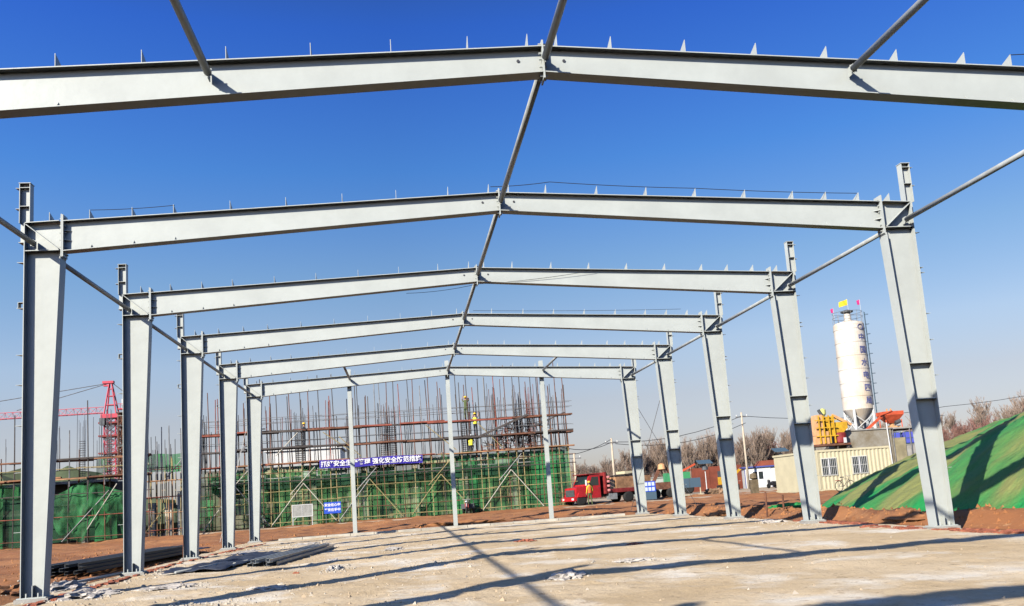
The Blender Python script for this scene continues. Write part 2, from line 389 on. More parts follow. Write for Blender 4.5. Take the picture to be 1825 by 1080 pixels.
        if side: pts = pts[::-1]
        plate(r, pts, -.005, .005)
        bar_xz(r, (x0, top_z(x0) + .008), (x1, HR + .008), FT, -FW, FW)
        bar_xz(r, (x0, KZ - .008), (x1, HRB - .008), FT, -FW, FW)
        raf = r.build('rafter', STEEL, fr)
        xs = [.42, 1.13, 1.89, 2.64, 3.68, 4.72, 5.79, 6.83, 7.85, 8.66] if side == 0 else [9.06, 9.81, 10.85, 11.87, 12.90, 13.95, 14.98, 15.70, 16.42, 17.1]
        for i, x in enumerate(xs):
            z = top_z(x) + .0155; q = MB()
            q.hexa([(x - .004, -.12, z), (x + .004, -.12, z), (x + .004, .15, z), (x - .004, .15, z),
                    (x - .004, -.12, z + .17), (x + .004, -.12, z + .17), (x + .004, .15, z + .085), (x - .004, .15, z + .085)])
            q.build('purlin_cleat', STEEL, raf)
        t = MB()
        for x in (xs[1:4] if side == 0 else xs[6:9]):
            zb = KZ + (HRB - KZ) * abs(x - x0) / abs(x1 - x0)
            t.add([(x - .005, -.006, zb + .002), (x - .005, -.08, zb + .002), (x - .005, -.006, zb + .09), (x + .005, -.006, zb + .002), (x + .005, -.08, zb + .002), (x + .005, -.006, zb + .09)],
                  [(0, 1, 2), (5, 4, 3), (0, 3, 4, 1), (1, 4, 5, 2), (2, 5, 3, 0)])
        t.build('brace_tab', STEEL, raf)
    rp = MB().box(XR - .0115, XR + .0115, -FW - .004, FW + .004, HRB - .1, HR + .09)
    for z in (HRB - .05, HRB + .08, HRB + .19, HR - .08, HR + .05):
        for yy in (-.06, .06): rp.tube((XR - .05, yy, z), (XR + .05, yy, z), .015)
    rp.build('ridge_plate', STEEL, fr)
    hb = MB()
    for x in (XR - .33, XR + .3): hb.tube((x, -.018, 7.0), (x, -.0051, 7.0), .022)
    hb.build('web_bolt', STEELB, fr)
    return fr
proto = make_frame()
FL = {0: 'nearest portal frame in view, its large pale rafters crossing the top of the picture',
      1: 'portal frame with the leftmost and rightmost columns in view, second rafter pair from the top',
      2: 'third portal frame counting back from the camera, rafters just above mid height',
      3: 'fourth portal frame counting back from the camera, between the third frame and the fifth',
      4: 'fifth portal frame counting back from the camera, directly in front of the gable frame',
      5: 'farthest smallest portal frame, the gable frame with three thin posts behind its rafters',
      -1: 'portal frame over the photographer, only its tubes reaching into the top of the picture',
      -2: 'rearmost portal frame behind the photographer, known by its shadow at the bottom right'}
for kf in (0, 1, 2, 3, 4, 5, -1, -2):
    f_ = proto if kf == 0 else copy_tree(proto)
    f_.location = (0, kf * 6.0, 0); f_['label'] = FL[kf]

# ------------------------------------------------------------------ tie tubes between frames
def strut(x, z, k0, label, r=.05, group='tie tubes between the portal frames'):
    y0, y1 = k0 * 6.0 + .03, k0 * 6.0 + 5.97
    o = thing('tie_tube', label, 'steel tube', (x, y0, z), 0, group); L = y1 - y0
    MB().tube((0, .12, 0), (0, L - .14, 0), r, r, 12).build('tube', TUBE, o, smooth=True)
    for a, b in ((0, .125), (L - .145, L)):
        MB().box(-.006, .006, a, b, -.07, .07).box(-.05, .05, (a if a > 1 else b - .006), (a + .006 if a > 1 else b), -.05, .05).build('end_lug', STEEL, o)
ordn = {-1: 'reaching from behind the camera to the nearest frame', 0: 'between the nearest frame and the next', 1: 'between the second and third frames',
        2: 'between the third and fourth frames', 3: 'between the fourth and fifth frames', 4: 'between the fifth frame and the gable frame'}
for kf in range(-2, 5):
    od = ordn.get(kf, 'wholly behind the camera')
    strut(XR + .02, 6.98, kf, 'ridge tie tube ' + od)
    strut(.16, 6.40, kf, 'left eave tie tube ' + od)
    strut(W_ - .16, 6.33, kf, 'right eave tie tube ' + od)
for kf in (-1, 4):
    strut(4.50, 6.80, kf, 'left quarter-span tie tube ' + ordn[kf]); strut(13.24, 6.78, kf, 'right quarter-span tie tube ' + ordn[kf])

# gable posts
for x, lb in ((4.44, 'left one of the three thin white gable posts, in front of the blue banner'), (8.86, 'middle one of the three thin white gable posts, standing under the ridge'),
              (13.2, 'right one of the three thin white gable posts, near the right end of the scaffold')):
    o = thing('gable_post', lb, 'steel post', (x, 30.0, 0), 0, 'three gable posts at the far end')
    p = MB(); y0, y1 = .125, .325; h = top_z(x) + .32
    p.box(-.09, .09, y0, y0 + .01, .02, h); p.box(-.09, .09, y1 - .01, y1, .02, h); p.box(-.004, .004, y0 + .01, y1 - .01, .02, h)
    p.build('shaft', STEEL, o); MB().box(-.15, .15, y0 - .05, y1 + .05, 0, .02).build('base_plate', STEEL, o)
    MB().box(-.2, .2, y0 - .1, y1 + .1, -.25, -.002).build('grout_pad', CONC, o)
    for z in (1.3, 3.0, 4.6): MB().box(-.095, .095, y1 + .001, y1 + .12, z, z + .008).build('girt_cleat', STEEL, o)

# safety wires strung along the purlin cleats, guy wires
def wire(pts, r, label, name='wire_rope', cat='wire', mt=BLACK, group=None, sag=0.0):
    P = []
    for (a, b) in zip(pts, pts[1:]):
        a = Vector(a); b = Vector(b)
        for i in range(8):
            t = i / 8; q = a.lerp(b, t); q.z -= sag * 4 * t * (1 - t); P.append(q)
    P.append(Vector(pts[-1]))
    return tag(MB().path(P, r, 4).build(name, mt), label, cat, group)
wire([(1.14, 5.9, 7.03), (2.66, 5.9, 7.08)], .006, 'short thin wire over the left end of the second frame', sag=.02)
wire([(8.7, 5.9, 7.29), (9.9, 5.9, 7.36), (12.9, 5.9, 7.15), (16.4, 5.9, 6.95)], .007, 'long thin safety wire over the right rafter of the second frame', sag=.02)
wire([(7.0, 12.1, 6.6), (8.86, 12, 6.75), (12.0, 11.9, 6.98)], .006, 'thin loose wire hanging below the third frame', sag=.05)
wire([(15.7, -.1, 7.0), (17.6, -.1, 7.08)], .007, 'thin wire at the top right end of the nearest rafter')
wire([(9.2, 17.9, 7.25), (16.2, 17.9, 7.0)], .006, 'thin safety wire over the right rafter of the fourth frame', sag=.03)
wire([(16.9, 30.0, 6.1), (22.0, 36.5, 0)], .014, 'pale slanting guy wire right of the gable frame', mt=WHITE)
wire([(17.5, 24.1, 6.0), (17.2, 31.5, .1)], .012, 'thin steep guy wire between the two farthest right columns', mt=POLEG)
wire([(.2, 30.1, 6.0), (-1.9, 33.2, -.05)], .013, 'thin guy wire at the farthest left column', mt=WHITE)

# ------------------------------------------------------------------ materials lying on the slab
def bundle(name, label, loc, rz, n, L, mt, wd=.075, rows=2, group=None):
    o = thing(name, label, 'steel bundle', loc, rz, group)
    for r_ in range(rows):
        for i in range(n - r_):
            m = MB(); dy = random.uniform(-.35, .35); x = (i + r_ * .5) * wd * 2.2; z = r_ * .085
            m.box(x, x + wd, dy, L + dy, z + .001, z + .006); m.box(x, x + .005, dy, L + dy, z + .0061, z + .075); m.box(x + .0051, x + wd, dy, L + dy, z + .0751, z + .08)
            m.build('purlin', mt, o)
    return o
bundle('purlin_stack', 'grey channel purlins stacked on the floor beside a dark sheet', (2.95, 11.4, SLAB + .02), radians(-6), 5, 7.4, GALV)
bundle('purlin_stack', 'long dark steel sections lying in the dirt behind the second left column', (-2.6, 13.0, .03), radians(-4), 8, 9.5, DARKST, .09, 3)
def sheet(name, label, cx, cy, wx, ly, rz, mt, base):
    m = MB(); nx, ny = 14, 40; vs = []
    for j in range(ny + 1):
        for i in range(nx + 1):
            x = -wx / 2 + wx * i / nx; y = -ly / 2 + ly * j / ny + .25 * fbm(x, 3, .9, 6)
            x += .16 * fbm(y, x, .5, 12)
            vs.append((x, y, .04 + .13 * abs(fbm(x, y, 1.1, 31))))
    for j in range(ny):
        for i in range(nx): m.add([], []) if False else None
    m.add(vs, [(j * (nx + 1) + i, j * (nx + 1) + i + 1, (j + 1) * (nx + 1) + i + 1, (j + 1) * (nx + 1) + i) for j in range(ny) for i in range(nx)])
    o = m.build(name, mt, smooth=True, loc=(cx, cy, base)); o.rotation_euler = (0, 0, rz)
    so_ = o.modifiers.new('thickness', 'SOLIDIFY'); so_.thickness = .012
    return tag(o, label, 'plastic sheet')
sheet('plastic_sheet', 'crumpled dark blue sheet spread beside the left columns', 2.25, 14.2, 1.5, 6.8, radians(-8), SHEET, SLAB)
sheet('plastic_sheet', 'dark netting heap lying in the dirt by the second left column', -1.5, 20.5, 1.4, 8.0, radians(-5), SHEET, .02)
for i, (x0, y0, x1, y1, lb) in enumerate([(1.45, 10.7, 2.15, 13.1, 'grey tube lying along the front edge of the dark blue sheet'), (-.6, 8.8, -.05, 12.0, 'short grey tube lying in the plaster left of the brick strip'),
                                          (2.4, 12.6, 3.0, 15.4, 'pale tube lying between the sheet and the purlin stack')]):
    tag(MB().tube((x0, y0, SLAB + .05), (x1, y1, SLAB + .07), .035, .035, 8).build('loose_tube', TUBE, smooth=True), lb, 'steel tube')
def lump(x, y, sx, sy, h, label, mt, name='plaster_clump', cat='rubble', z=SLAB, seed=0):
    bm = bmesh.new(); bmesh.ops.create_icosphere(bm, subdivisions=4, radius=1.0)
    for v in bm.verts:
        n_ = noise.fractal(v.co * 2.3 + Vector((seed * 3.1, x, y)), .8, 2.1, 5)
        v.co *= 1 + .45 * n_; v.co.x *= sx; v.co.y *= sy; v.co.z = v.co.z * h - h * .35
    me = bpy.data.meshes.new(name); bm.to_mesh(me); bm.free(); me.materials.append(mt)
    o = bpy.data.objects.new(name, me); COL.objects.link(o); o.location = (x, y, z)
    return tag(o, label, cat)
LU = [(.95, 6.3, .5, .9, .15, 'largest spill of pale plaster right of the nearest left column'), (-.35, 8.7, .35, 1.0, .2, 'pale plaster heap between the first two left columns'),
      (2.2, 6.9, .5, .6, .06, 'spread pale plaster patch on the floor left of the picture middle'), (9.05, 2.3, .28, .36, .13, 'pale mortar clump where two long shadows cross'),
      (5.2, 8.2, .18, .7, .12, 'ragged mortar ridge left of the floor middle'), (4.3, 4.6, .35, .3, .07, 'pale mortar patch near the bottom edge left of centre'),
      (9.9, 13.8, .3, .3, .07, 'reddish round earth spot in the floor centre'), (11.7, 8.8, .22, .25, .05, 'small reddish lump right of the floor centre'),
      (16.9, 13.6, .35, .28, .10, 'white block of rubble by the right brick strip'), (6.3, 15.2, .3, .8, .05, 'pale mortar streak in the middle distance left'),
      (10.6, 4.4, .35, .2, .05, 'flat pale mortar smear right of the crossing shadows'), (3.0, 24.0, .5, 1.0, .06, 'mortar debris near the farthest left columns'),
      (4.9, 11.5, .2, .5, .05, 'pale clump right of the purlin stack'), (8.0, 9.6, .2, .4, .05, 'low mortar ridge crossing a frame shadow'), (1.4, 20.5, .5, 1.3, .06, 'mortar debris by the fourth left column')]
for i, (x, y, sx_, sy_, h_, lb) in enumerate([(-1.25, 5.2, .8, 1.0, .34, 'rough dark soil heap left of the nearest left column'), (-.8, 7.6, .45, .9, .26, 'small soil heap behind the nearest left column'),
        (-.9, 10.2, .4, .8, .16, 'low soil heap between the first two left columns'), (18.6, 9.2, .6, 1.4, .22, 'soil heap between the two nearest right columns'), (19.2, 18.2, .8, .7, .25, 'soil heap behind the two brown stakes'),
        (18.2, 21.5, .5, 1.3, .2, 'soil heap beside the third right column'), (9.0, 33.5, 2.2, .7, .22, 'long soil ridge behind the middle gable post')]):
    lump(x, y, sx_, sy_, h_, lb, M_DIRT, 'soil_heap', 'soil heap', z=-.02, seed=i + 80)
for i, a in enumerate(LU):
    lump(*a[:5], a[5], BRICKR if 'reddish' in a[5] else PLASTER, seed=i)
lump(4.45, 7.9, .07, .06, .05, 'small orange brick fragment on the left floor', BRICKR, 'brick_fragment', 'brick', seed=44)
# pebbles and crumbs strewn over the floor: nobody could count them
pb = MB(); rr = random.Random(11)
for i in range(11000):
    x = rr.uniform(-.2, 17.6); y = -9 + 38 * rr.random() ** 1.5
    if x > 8 and rr.random() < .82: continue
    if fbm(x, y, .35, 40) < -.05 and rr.random() < .7: continue
    s = rr.uniform(.008, .026) * (2.0 if rr.random() < .05 else 1); z = slab_z(x, y); a = rr.uniform(0, 6)
    vs = [(x + s * cos(a + k * 2.1) * rr.uniform(.7, 1.3), y + s * sin(a + k * 2.1) * rr.uniform(.7, 1.3), z - .002) for k in range(3)] + [(x, y, z + s * .9)]
    pb.cur = 0 if rr.random() < .65 else 1
    pb.add(vs, [(0, 1, 3), (1, 2, 3), (2, 0, 3)])
DEB = [(1.0, 6.3, .5, 1.0, 260), (-.3, 8.7, .4, 1.3, 260), (2.2, 7.0, .6, .7, 200), (5.2, 8.2, .25, .9, 160), (4.3, 4.6, .5, .4, 160), (.6, 12.5, .5, 2.5, 320), (9.05, 2.3, .3, .3, 90),
       (1.3, 20.5, .6, 2.0, 200), (6.3, 15.2, .3, 1.0, 100), (2.8, 24, .8, 2.0, 200), (16.9, 12.6, .6, 1.5, 120), (10.6, 4.4, .4, .3, 60), (3.5, 2.6, .9, .7, 220), (17.2, 18, .4, 3, 160)]
for cx_, cy_, sx_, sy_, k_ in DEB:
    for i in range(k_):
        x = rr.gauss(cx_, sx_ * .7); y = rr.gauss(cy_, sy_ * .7)
        if x > 17.6 or rr.random() < .35: continue
        s = rr.uniform(.008, .034) * (1.9 if rr.random() < .1 else 1); z = slab_z(x, y) if x > -.25 else dirt_z(x, y); a = rr.uniform(0, 6); n5 = 5
        ring = [(x + s * cos(a + k * 1.257) * rr.uniform(.6, 1.3), y + s * sin(a + k * 1.257) * rr.uniform(.6, 1.3)) for k in range(n5)]
        vs = [(u, v, z - .004) for u, v in ring] + [(x + (u - x) * .6, y + (v - y) * .6, z + s * rr.uniform(.3, .7)) for u, v in ring]
        pb.cur = 1; pb.add(vs, [(k, (k + 1) % n5, (k + 1) % n5 + n5, k + n5) for k in range(n5)] + [tuple(range(n5, 2 * n5))])
tag(pb.build('gravel', [mat('pebble_tan', (.48, .37, .25), .9), mat('pebble_pale', (.50, .44, .36), .9)]), 'loose pebbles and mortar crumbs strewn over the concrete floor', 'gravel', kind='stuff')
# clods on the dirt
pb = MB()
for i in range(2600):
    if rr.random() < .5: x = rr.uniform(-9, -.5); y = rr.uniform(2, 34)
    else: x = rr.uniform(17.9, 19.4) if rr.random() < .6 else rr.uniform(0, 26); y = rr.uniform(3, 30) if x > 17.9 else rr.uniform(31, 45)
    s = rr.uniform(.02, .07) * (1.8 if rr.random() < .06 else 1); z = dirt_z(x, y); a = rr.uniform(0, 6)
    vs = [(x + s * cos(a + k * 1.57) * rr.uniform(.6, 1.3), y + s * sin(a + k * 1.57) * rr.uniform(.6, 1.3), z - .02) for k in range(4)] + [(x + rr.uniform(-.3, .3) * s, y, z + s * rr.uniform(.6, 1))]
    pb.add(vs, [(0, 1, 4), (1, 2, 4), (2, 3, 4), (3, 0, 4)])
tag(pb.build('soil_clods', M_DIRT), 'loose clods of red earth beside the floor', 'soil', kind='stuff')
for x, y, h, lb in ((18.14, 17.1, .75, 'left one of two short brown stakes in the dirt'), (19.0, 17.8, .6, 'right one of two short brown stakes in the dirt'), (.1, 17.3, .7, 'thin rusty rebar stake beside the third left column')):
    tag(MB().tube((x, y, -.2), (x + .02, y, h), .03 if x > 1 else .012, .03 if x > 1 else .012, 6).build('stake', RUST), lb, 'stake')

# ------------------------------------------------------------------ green-netted soil mound
def mound_base(y):
    P = [(2, 18.7), (8, 18.75), (14, 19.3), (20, 21.0), (26, 24.3), (30, 26.2)]
    for (a, b), (c, d) in zip(P, P[1:]):
        if y <= c: return b + (d - b) * max(0, (y - a)) / (c - a)
    return 26.2 + (y - 30) * .6
def mound_top(y):
    P = [(-4, 5.8), (9, 5.7), (13, 5.1), (17, 4.2), (22, 2.9), (27, 1.4), (30.4, -.1), (40, -.3)]
    for (a, b), (c, d) in zip(P, P[1:]):
        if y <= c: return b + (d - b) * max(0, (y - a)) / (c - a)
    return -.3
def mound_z(x, y):
    d = x - mound_base(y); h = mound_top(y); sl = .66 - .22 * smooth(8, 16, y)
    if d < 0: return -.25 + d * .2
    z = h * (1 - math.exp(-d * sl / max(.3, h) * 1.15)) * 1.12 if h > 0 else h
    z = min(z, h + .02 * d) 
    z *= 1 - smooth(29, 36, x) * .75
    z += (.10 * fbm(x, y, .8, 7) + .05 * (.5 - abs(fbm(x * .6, y, 1.4, 17))) + .025 * fbm(x, y, 3.5, 19) + .09 * abs(fbm(x, y, .35, 27))) * min(1, d) * (1 if h > .3 else .3)
    return z - .12
gm = grid(17.8, 38, -3, 34, .12, mound_z)
MOUND = bpy.data.materials.new('mound_net'); MOUND.use_nodes = True
n = MOUND.node_tree.nodes; L = MOUND.node_tree.links; p = n['Principled BSDF']; p.inputs['Roughness'].default_value = .75
t = n.new('ShaderNodeTexCoord'); mp = n.new('ShaderNodeMapping'); mp.inputs['Rotation'].default_value = (0, 0, .5); mp.inputs['Scale'].default_value = (.14, .42, .3)
nz = n.new('ShaderNodeTexNoise'); nz.inputs['Scale'].default_value = 1.0; nz.inputs['Detail'].default_value = 5; nz.inputs['Distortion'].default_value = .6
L.new(t.outputs['Object'], mp.inputs[0]); L.new(mp.outputs[0], nz.inputs['Vector'])
# the net lies bunched and bright where doubled (foot, seams), thin over the earth elsewhere
sx = n.new('ShaderNodeSeparateXYZ'); L.new(t.outputs['Object'], sx.inputs[0])
mr0 = n.new('ShaderNodeMapRange'); mr0.inputs['From Min'].default_value = .05; mr0.inputs['From Max'].default_value = .6; mr0.inputs['To Min'].default_value = .22; mr0.inputs['To Max'].default_value = 0
L.new(sx.outputs['Z'], mr0.inputs[0])
ad = n.new('ShaderNodeMath'); ad.operation = 'ADD'; L.new(nz.outputs['Fac'], ad.inputs[0]); L.new(mr0.outputs[0], ad.inputs[1])
vo = n.new('ShaderNodeTexVoronoi'); vo.inputs['Scale'].default_value = .55; mv = n.new('ShaderNodeMapping'); mv.inputs['Rotation'].default_value = (0, 0, .9); mv.inputs['Scale'].default_value = (.35, 1.0, .5)
L.new(t.outputs['Object'], mv.inputs[0]); wv = n.new('ShaderNodeMixRGB'); wv.blend_type = 'ADD'; wv.inputs[0].default_value = .35
nw = n.new('ShaderNodeTexNoise'); nw.inputs['Scale'].default_value = .9; nw.inputs['Detail'].default_value = 4; L.new(t.outputs['Object'], nw.inputs['Vector'])
L.new(mv.outputs[0], wv.inputs[1]); L.new(nw.outputs['Color'], wv.inputs[2]); L.new(wv.outputs[0], vo.inputs['Vector'])
sc = n.new('ShaderNodeSeparateColor'); L.new(vo.outputs['Color'], sc.inputs[0])
m1 = n.new('ShaderNodeMath'); m1.operation = 'MULTIPLY_ADD'; m1.inputs[1].default_value = .22; L.new(sc.outputs[0], m1.inputs[0]); L.new(ad.outputs[0], m1.inputs[2])
r = n.new('ShaderNodeValToRGB'); e = r.color_ramp.elements; e[0].position = .60; e[0].color = (.23, .25, .08, 1); e[1].position = .84; e[1].color = (.012, .27, .065, 1)
q_ = e.new(.70); q_.color = (.09, .23, .06, 1)
L.new(m1.outputs[0], r.inputs[0]); L.new(r.outputs[0], p.inputs['Base Color'])
nb = n.new('ShaderNodeTexNoise'); nb.inputs['Scale'].default_value = 1.6; nb.inputs['Detail'].default_value = 5; nb.inputs['Roughness'].default_value = .6; mp2 = n.new('ShaderNodeMapping'); mp2.inputs['Scale'].default_value = (.7, 1.0, 1)
mp2.inputs['Rotation'].default_value = (0, 0, .45)
L.new(t.outputs['Object'], mp2.inputs[0]); L.new(mp2.outputs[0], nb.inputs['Vector'])
b = n.new('ShaderNodeBump'); b.inputs['Strength'].default_value = 1.0; b.inputs['Distance'].default_value = .16; L.new(nb.outputs['Fac'], b.inputs['Height']); L.new(b.outputs[0], p.inputs['Normal'])
tag(gm.build('soil_mound', MOUND, smooth=True), 'large earth mound covered in green dust netting beside the right columns', 'mound')
tag(lump(20.9, 21.6, .9, .55, .2, 'x', MOUND, 'net_scrap', 'netting', z=.05, seed=71), 'small loose scrap of green net in the dirt left of the mound', 'netting')

# ------------------------------------------------------------------ scaffolded buildings
def pole(a, b, r, mt, parent, name='pole', n=6): return MB().tube(a, b, r, r, n).build(name, mt, parent)
rs = random.Random(5)
def scaffold_block(label, x0, x1, y, depth, step, tops, ledgers, decks, braces, mats_low, mats_up, ymid_z):
    o = thing('scaffolding', label, 'scaffolding', ((x0 + x1) / 2, y, 0)); o_x = (x0 + x1) / 2
    nn = int((x1 - x0) / step)
    for row in (0, 1):
        for i in range(nn + 1):
            if row == 1 and i % 2 and step > .8: continue
            x = x0 + (x1 - x0) * i / nn + rs.uniform(-.15, .15) - o_x; top = rs.uniform(*tops[row])
            ln = rs.uniform(-.02, .02)
            mt = rs.choice(mats_up)
            yy = row * depth + rs.uniform(-.04, .04)
            m = MB(); m.cur = 0; m.tube((x, yy, -.1), (x + ln * 4, yy, ymid_z), .034, .034, 6); m.cur = 1; m.tube((x + ln * 4 + .05, yy, ymid_z - .5), (x + ln * top, yy, top), .042, .034, 6)
            m.build('pole', [rs.choice(mats_low), mt], o)
    for z, r_, mt in ledgers:
        for row in (0, 1):
            m = MB(); a = x0 - .5 - o_x; yy = row * depth - .06
            while a < x1 - o_x:
                b_ = min(a + rs.uniform(4, 6), x1 - o_x + .7); m.tube((a, yy, z + rs.uniform(-.06, .06)), (min(b_ + .3, x1 - o_x + .45), yy, z + rs.uniform(-.06, .06)), r_, r_, 6); a = b_
            m.build('ledger', mt, o)
    for z, mts, th in decks:
        m = MB(); a = x0 - .4 - o_x
        while a < x1 - o_x:
            for q in range(4):
                l_ = min(rs.uniform(2.2, 4.2), x1 - o_x + .4 - a); yy = -.05 + q * depth / 4; m.cur = rs.randrange(len(mts)); zz = z + rs.uniform(-.05, .07)
                m.beam((a + rs.uniform(-.3, .3), yy, zz), (a + l_, yy + rs.uniform(-.1, .1), zz + rs.uniform(-.05, .05)), .24, th)
            a += rs.uniform(2.2, 3.2)
        m.build('deck', mts, o)
    for (xa, za, xb, zb) in braces:
        pole((xa - o_x, -.12, za), (xb - o_x, -.12, zb), .035, rs.choice([POLEG, POLEY, CONCP]), o, 'brace')
    return o
br = []
for cx in (-6, -1, 4, 9.5, 15): br += [(cx - 2.4, .2, cx, 3.2), (cx + 2.4, .2, cx, 3.2), (cx - 1.0, 2.4, cx + .9, 4.4)]
br += [(3, 5.2, .6, 7.0), (8.5, 7.1, 10.8, 5.0), (12.6, 7.0, 14.5, 4.9), (1.8, 6.6, 3.4, 5.0), (-3, 5.4, -1.2, 7.2)]
scaffold_block('long scaffold of tan and dark poles round the netted building behind the gable posts', -9.2, 19.8, 61.1, 1.1, .72, ((9.6, 11.6), (8.3, 11.4)),
               [(.35, .03, POLEY), (1.1, .025, RUST), (1.9, .03, POLEY), (2.7, .025, POLEY), (3.45, .04, POLED), (4.1, .025, RUST), (6.55, .02, POLEG), (8.0, .02, POLEG), (8.35, .018, POLEG)],
               [(4.78, [RUST2, PLANK, WOODO], .07), (5.95, [POLED, POLED, RUST], .12), (7.28, [RUST, RUST2, POLED], .12)], br, [POLEY, RUST, POLEY, POLEY, POLED], [POLED, RUST, POLED, POLEG, RUST, POLED, RUST2], 4.9)
br2 = [(-16, .2, -13, 3.4), (-12.5, 3.8, -14.4, .9), (-22, .3, -20, 3)]
scaffold_block('lower scaffold with two rusty decks at the far left', -25.0, -10.9, 54.0, 1.2, 1.15, ((6.6, 9.9), (6.0, 8.3)),
               [(.4, .03, RUST), (1.8, .03, RUST2), (3.3, .03, POLED), (5.0, .024, POLEY)],
               [(4.35, [PLANK, WOODO, RUST], .09), (5.6, [RUST, PLANK, POLED], .07)], br2, [POLED, RUST, POLEY], [POLEG, POLED, RUST], 4.3)
scaffold_block('dense scaffold of thin yellowish poles between the first left columns', -11.6, -8.6, 56.0, 1.6, .32, ((5.2, 7.8), (4.6, 6.2)),
               [(.5, .03, RUST2), (1.6, .03, WOODO), (2.75, .035, RUST2), (3.9, .03, WOODO), (4.75, .03, RUST)], [], [(-11.2, .4, -9.9, 2.0), (-9.9, 3.9, -8.8, 5.2)], [POLEY, POLEY, WOODO], [POLEY, POLEG], 4.4)

# the concrete shell seen through the nets
o = thing('building_shell', 'unfinished concrete building seen through the long green safety net', 'building', (5.5, 63.2, 0))
for i in range(8):
    x = -14 + i * 4.0; MB().box(x - .25, x + .25, 0, .5, -.1, 4.55).build('column', CONCP, o)
MB().box(-14.5, 14.3, .02, 9, 3.4, 3.75).build('slab', CONC, o)
MB().box(-14.5, 14.3, 1.5, 9.0, 4.56, 4.7).build('roof_slab', CONC, o)
MB().box(-14.5, 14.3, 1.5, 1.7, -.1, 3.39).build('wall', mat('block_wall', (.50, .47, .36), .9, 0, 0, .5, col2=(.20, .20, .13)), o)
for i in range(7):
    x = -13.6 + i * 4.0; MB().box(x, x + rs.uniform(2.0, 3.1), -.25, -.18, 3.8, 4.5).build('formwork_panel', [CONCP, CREAM, WHITE][i % 3], o)
for i in range(6):
    x = -12 + i * 4.3; MB().box(x, x + rs.uniform(.8, 1.9), .1, .2, rs.uniform(.6, 1.2), rs.uniform(2.2, 3.0)).build('wall_panel', [CONCP, CREAM][i % 2], o)
o = thing('building_shell', 'low dark concrete shell with pale uprights behind the far left scaffold', 'building', (-16, 56.5, 0))
MB().box(-9.5, 2.2, 1.4, 5, -.1, 4.1).build('wall', mat('dark_concrete', (.10, .09, .075), .9, 0, .4, 1), o)
MB().box(-9.5, 2.2, .2, 5, 4.11, 4.3).build('slab', CONC, o)
for x in (-7, -3.2, -2.0, .6, 2.4): MB().box(x - .12, x + .12, -.3, .0, -.1, 2.7).build('upright', CONCP, o)
for x in (-1.1, -3.6): MB().box(x - 1.0, x + .9, -.32, -.302, 2.1, 2.25).build('lintel', CONCP, o)
for x, h, lb in ((-11.1, 2.4, 'left one of three pale concrete columns inside the yellowish scaffold'), (-9.95, 2.3, 'middle one of three pale concrete columns inside the yellowish scaffold'), (-9.1, 3.1, 'right tallest one of three pale concrete columns inside the yellowish scaffold')):
    tag(MB().box(x - .24, x + .2, 57, 57.45, -.1, h).build('concrete_column', CONCP), lb, 'column')
# safety nets, hung cloth with folds
def net(name, label, x0, x1, y, z0, z1, mt, amp=.10, bulge=None, res=.35):
    nx = max(4, int((x1 - x0) / res)); nz_ = max(4, int((z1 - z0) / .4)); m = MB(); vs = []
    for j in range(nz_ + 1):
        for i in range(nx + 1):
            x = x0 + (x1 - x0) * i / nx; z = z0 + (z1 - z0) * j / nz_
            vs.append((x, y + amp * noise.noise(Vector((x * .9, z * .3, y))) + .4 * amp * noise.noise(Vector((x * 3, z * .5, y + 9))), z + .05 * sin(x * 2.7) * (1 if j in (0, nz_) else 0)))
    m.add(vs, [(j * (nx + 1) + i, j * (nx + 1) + i + 1, (j + 1) * (nx + 1) + i + 1, (j + 1) * (nx + 1) + i) for j in range(nz_) for i in range(nx)])
    return tag(m.build(name, mt, smooth=True), label, 'safety net', 'green safety nets on the scaffolds')
net('safety_net', 'wide pale green see-through net behind the blue banner', -6.9, 10.4, 61.5, .05, 4.72, NET)
net('safety_net', 'green net left of the workers under the red deck', 10.45, 12.4, 61.55, .05, 4.85, NETD)
net('safety_net', 'pale green net between the workers and the right end of the scaffold', 12.45, 16.6, 61.5, .05, 4.7, NET)
net('safety_net', 'solid dark green net at the right end of the long scaffold', 16.65, 19.8, 61.45, .05, 4.85, NETD)
net('safety_net', 'darker green band of net hanging along the slab edge', -6.8, 16.0, 61.35, 2.9, 3.7, NETK, .06)
net('safety_net', 'bright green net patch between the third and fourth left columns', -8.9, -6.95, 61.4, .05, 4.6, NETD)
net('safety_net', 'bright green net raised above the yellowish scaffold', -11.9, -8.3, 58.5, 4.6, 5.9, NETD)
net('safety_net', 'small bright green net panel by the crane tower foot', -14.3, -13.6, 55.4, 4.6, 5.7, NETD)
net('safety_net', 'green net band along the top at the far left edge', -25, -18.3, 54.3, 3.3, 4.2, NETD)
net('safety_net', 'dark green net wall at the far left edge', -25, -18.3, 54.5, 0, 3.28, NETK)
net('safety_net', 'narrow bright green net strip at the left picture edge', -20.6, -19.8, 54.2, 0, 3.3, NETD, .15)
net('safety_net', 'green net hanging at the right corner of the far left scaffold', -14.0, -12.6, 54.2, .05, 2.9, NETD, .2)
net('safety_net', 'dim green net low behind the far left scaffold poles', -18.2, -12.2, 55.0, .2, 3.4, NETK, .15)
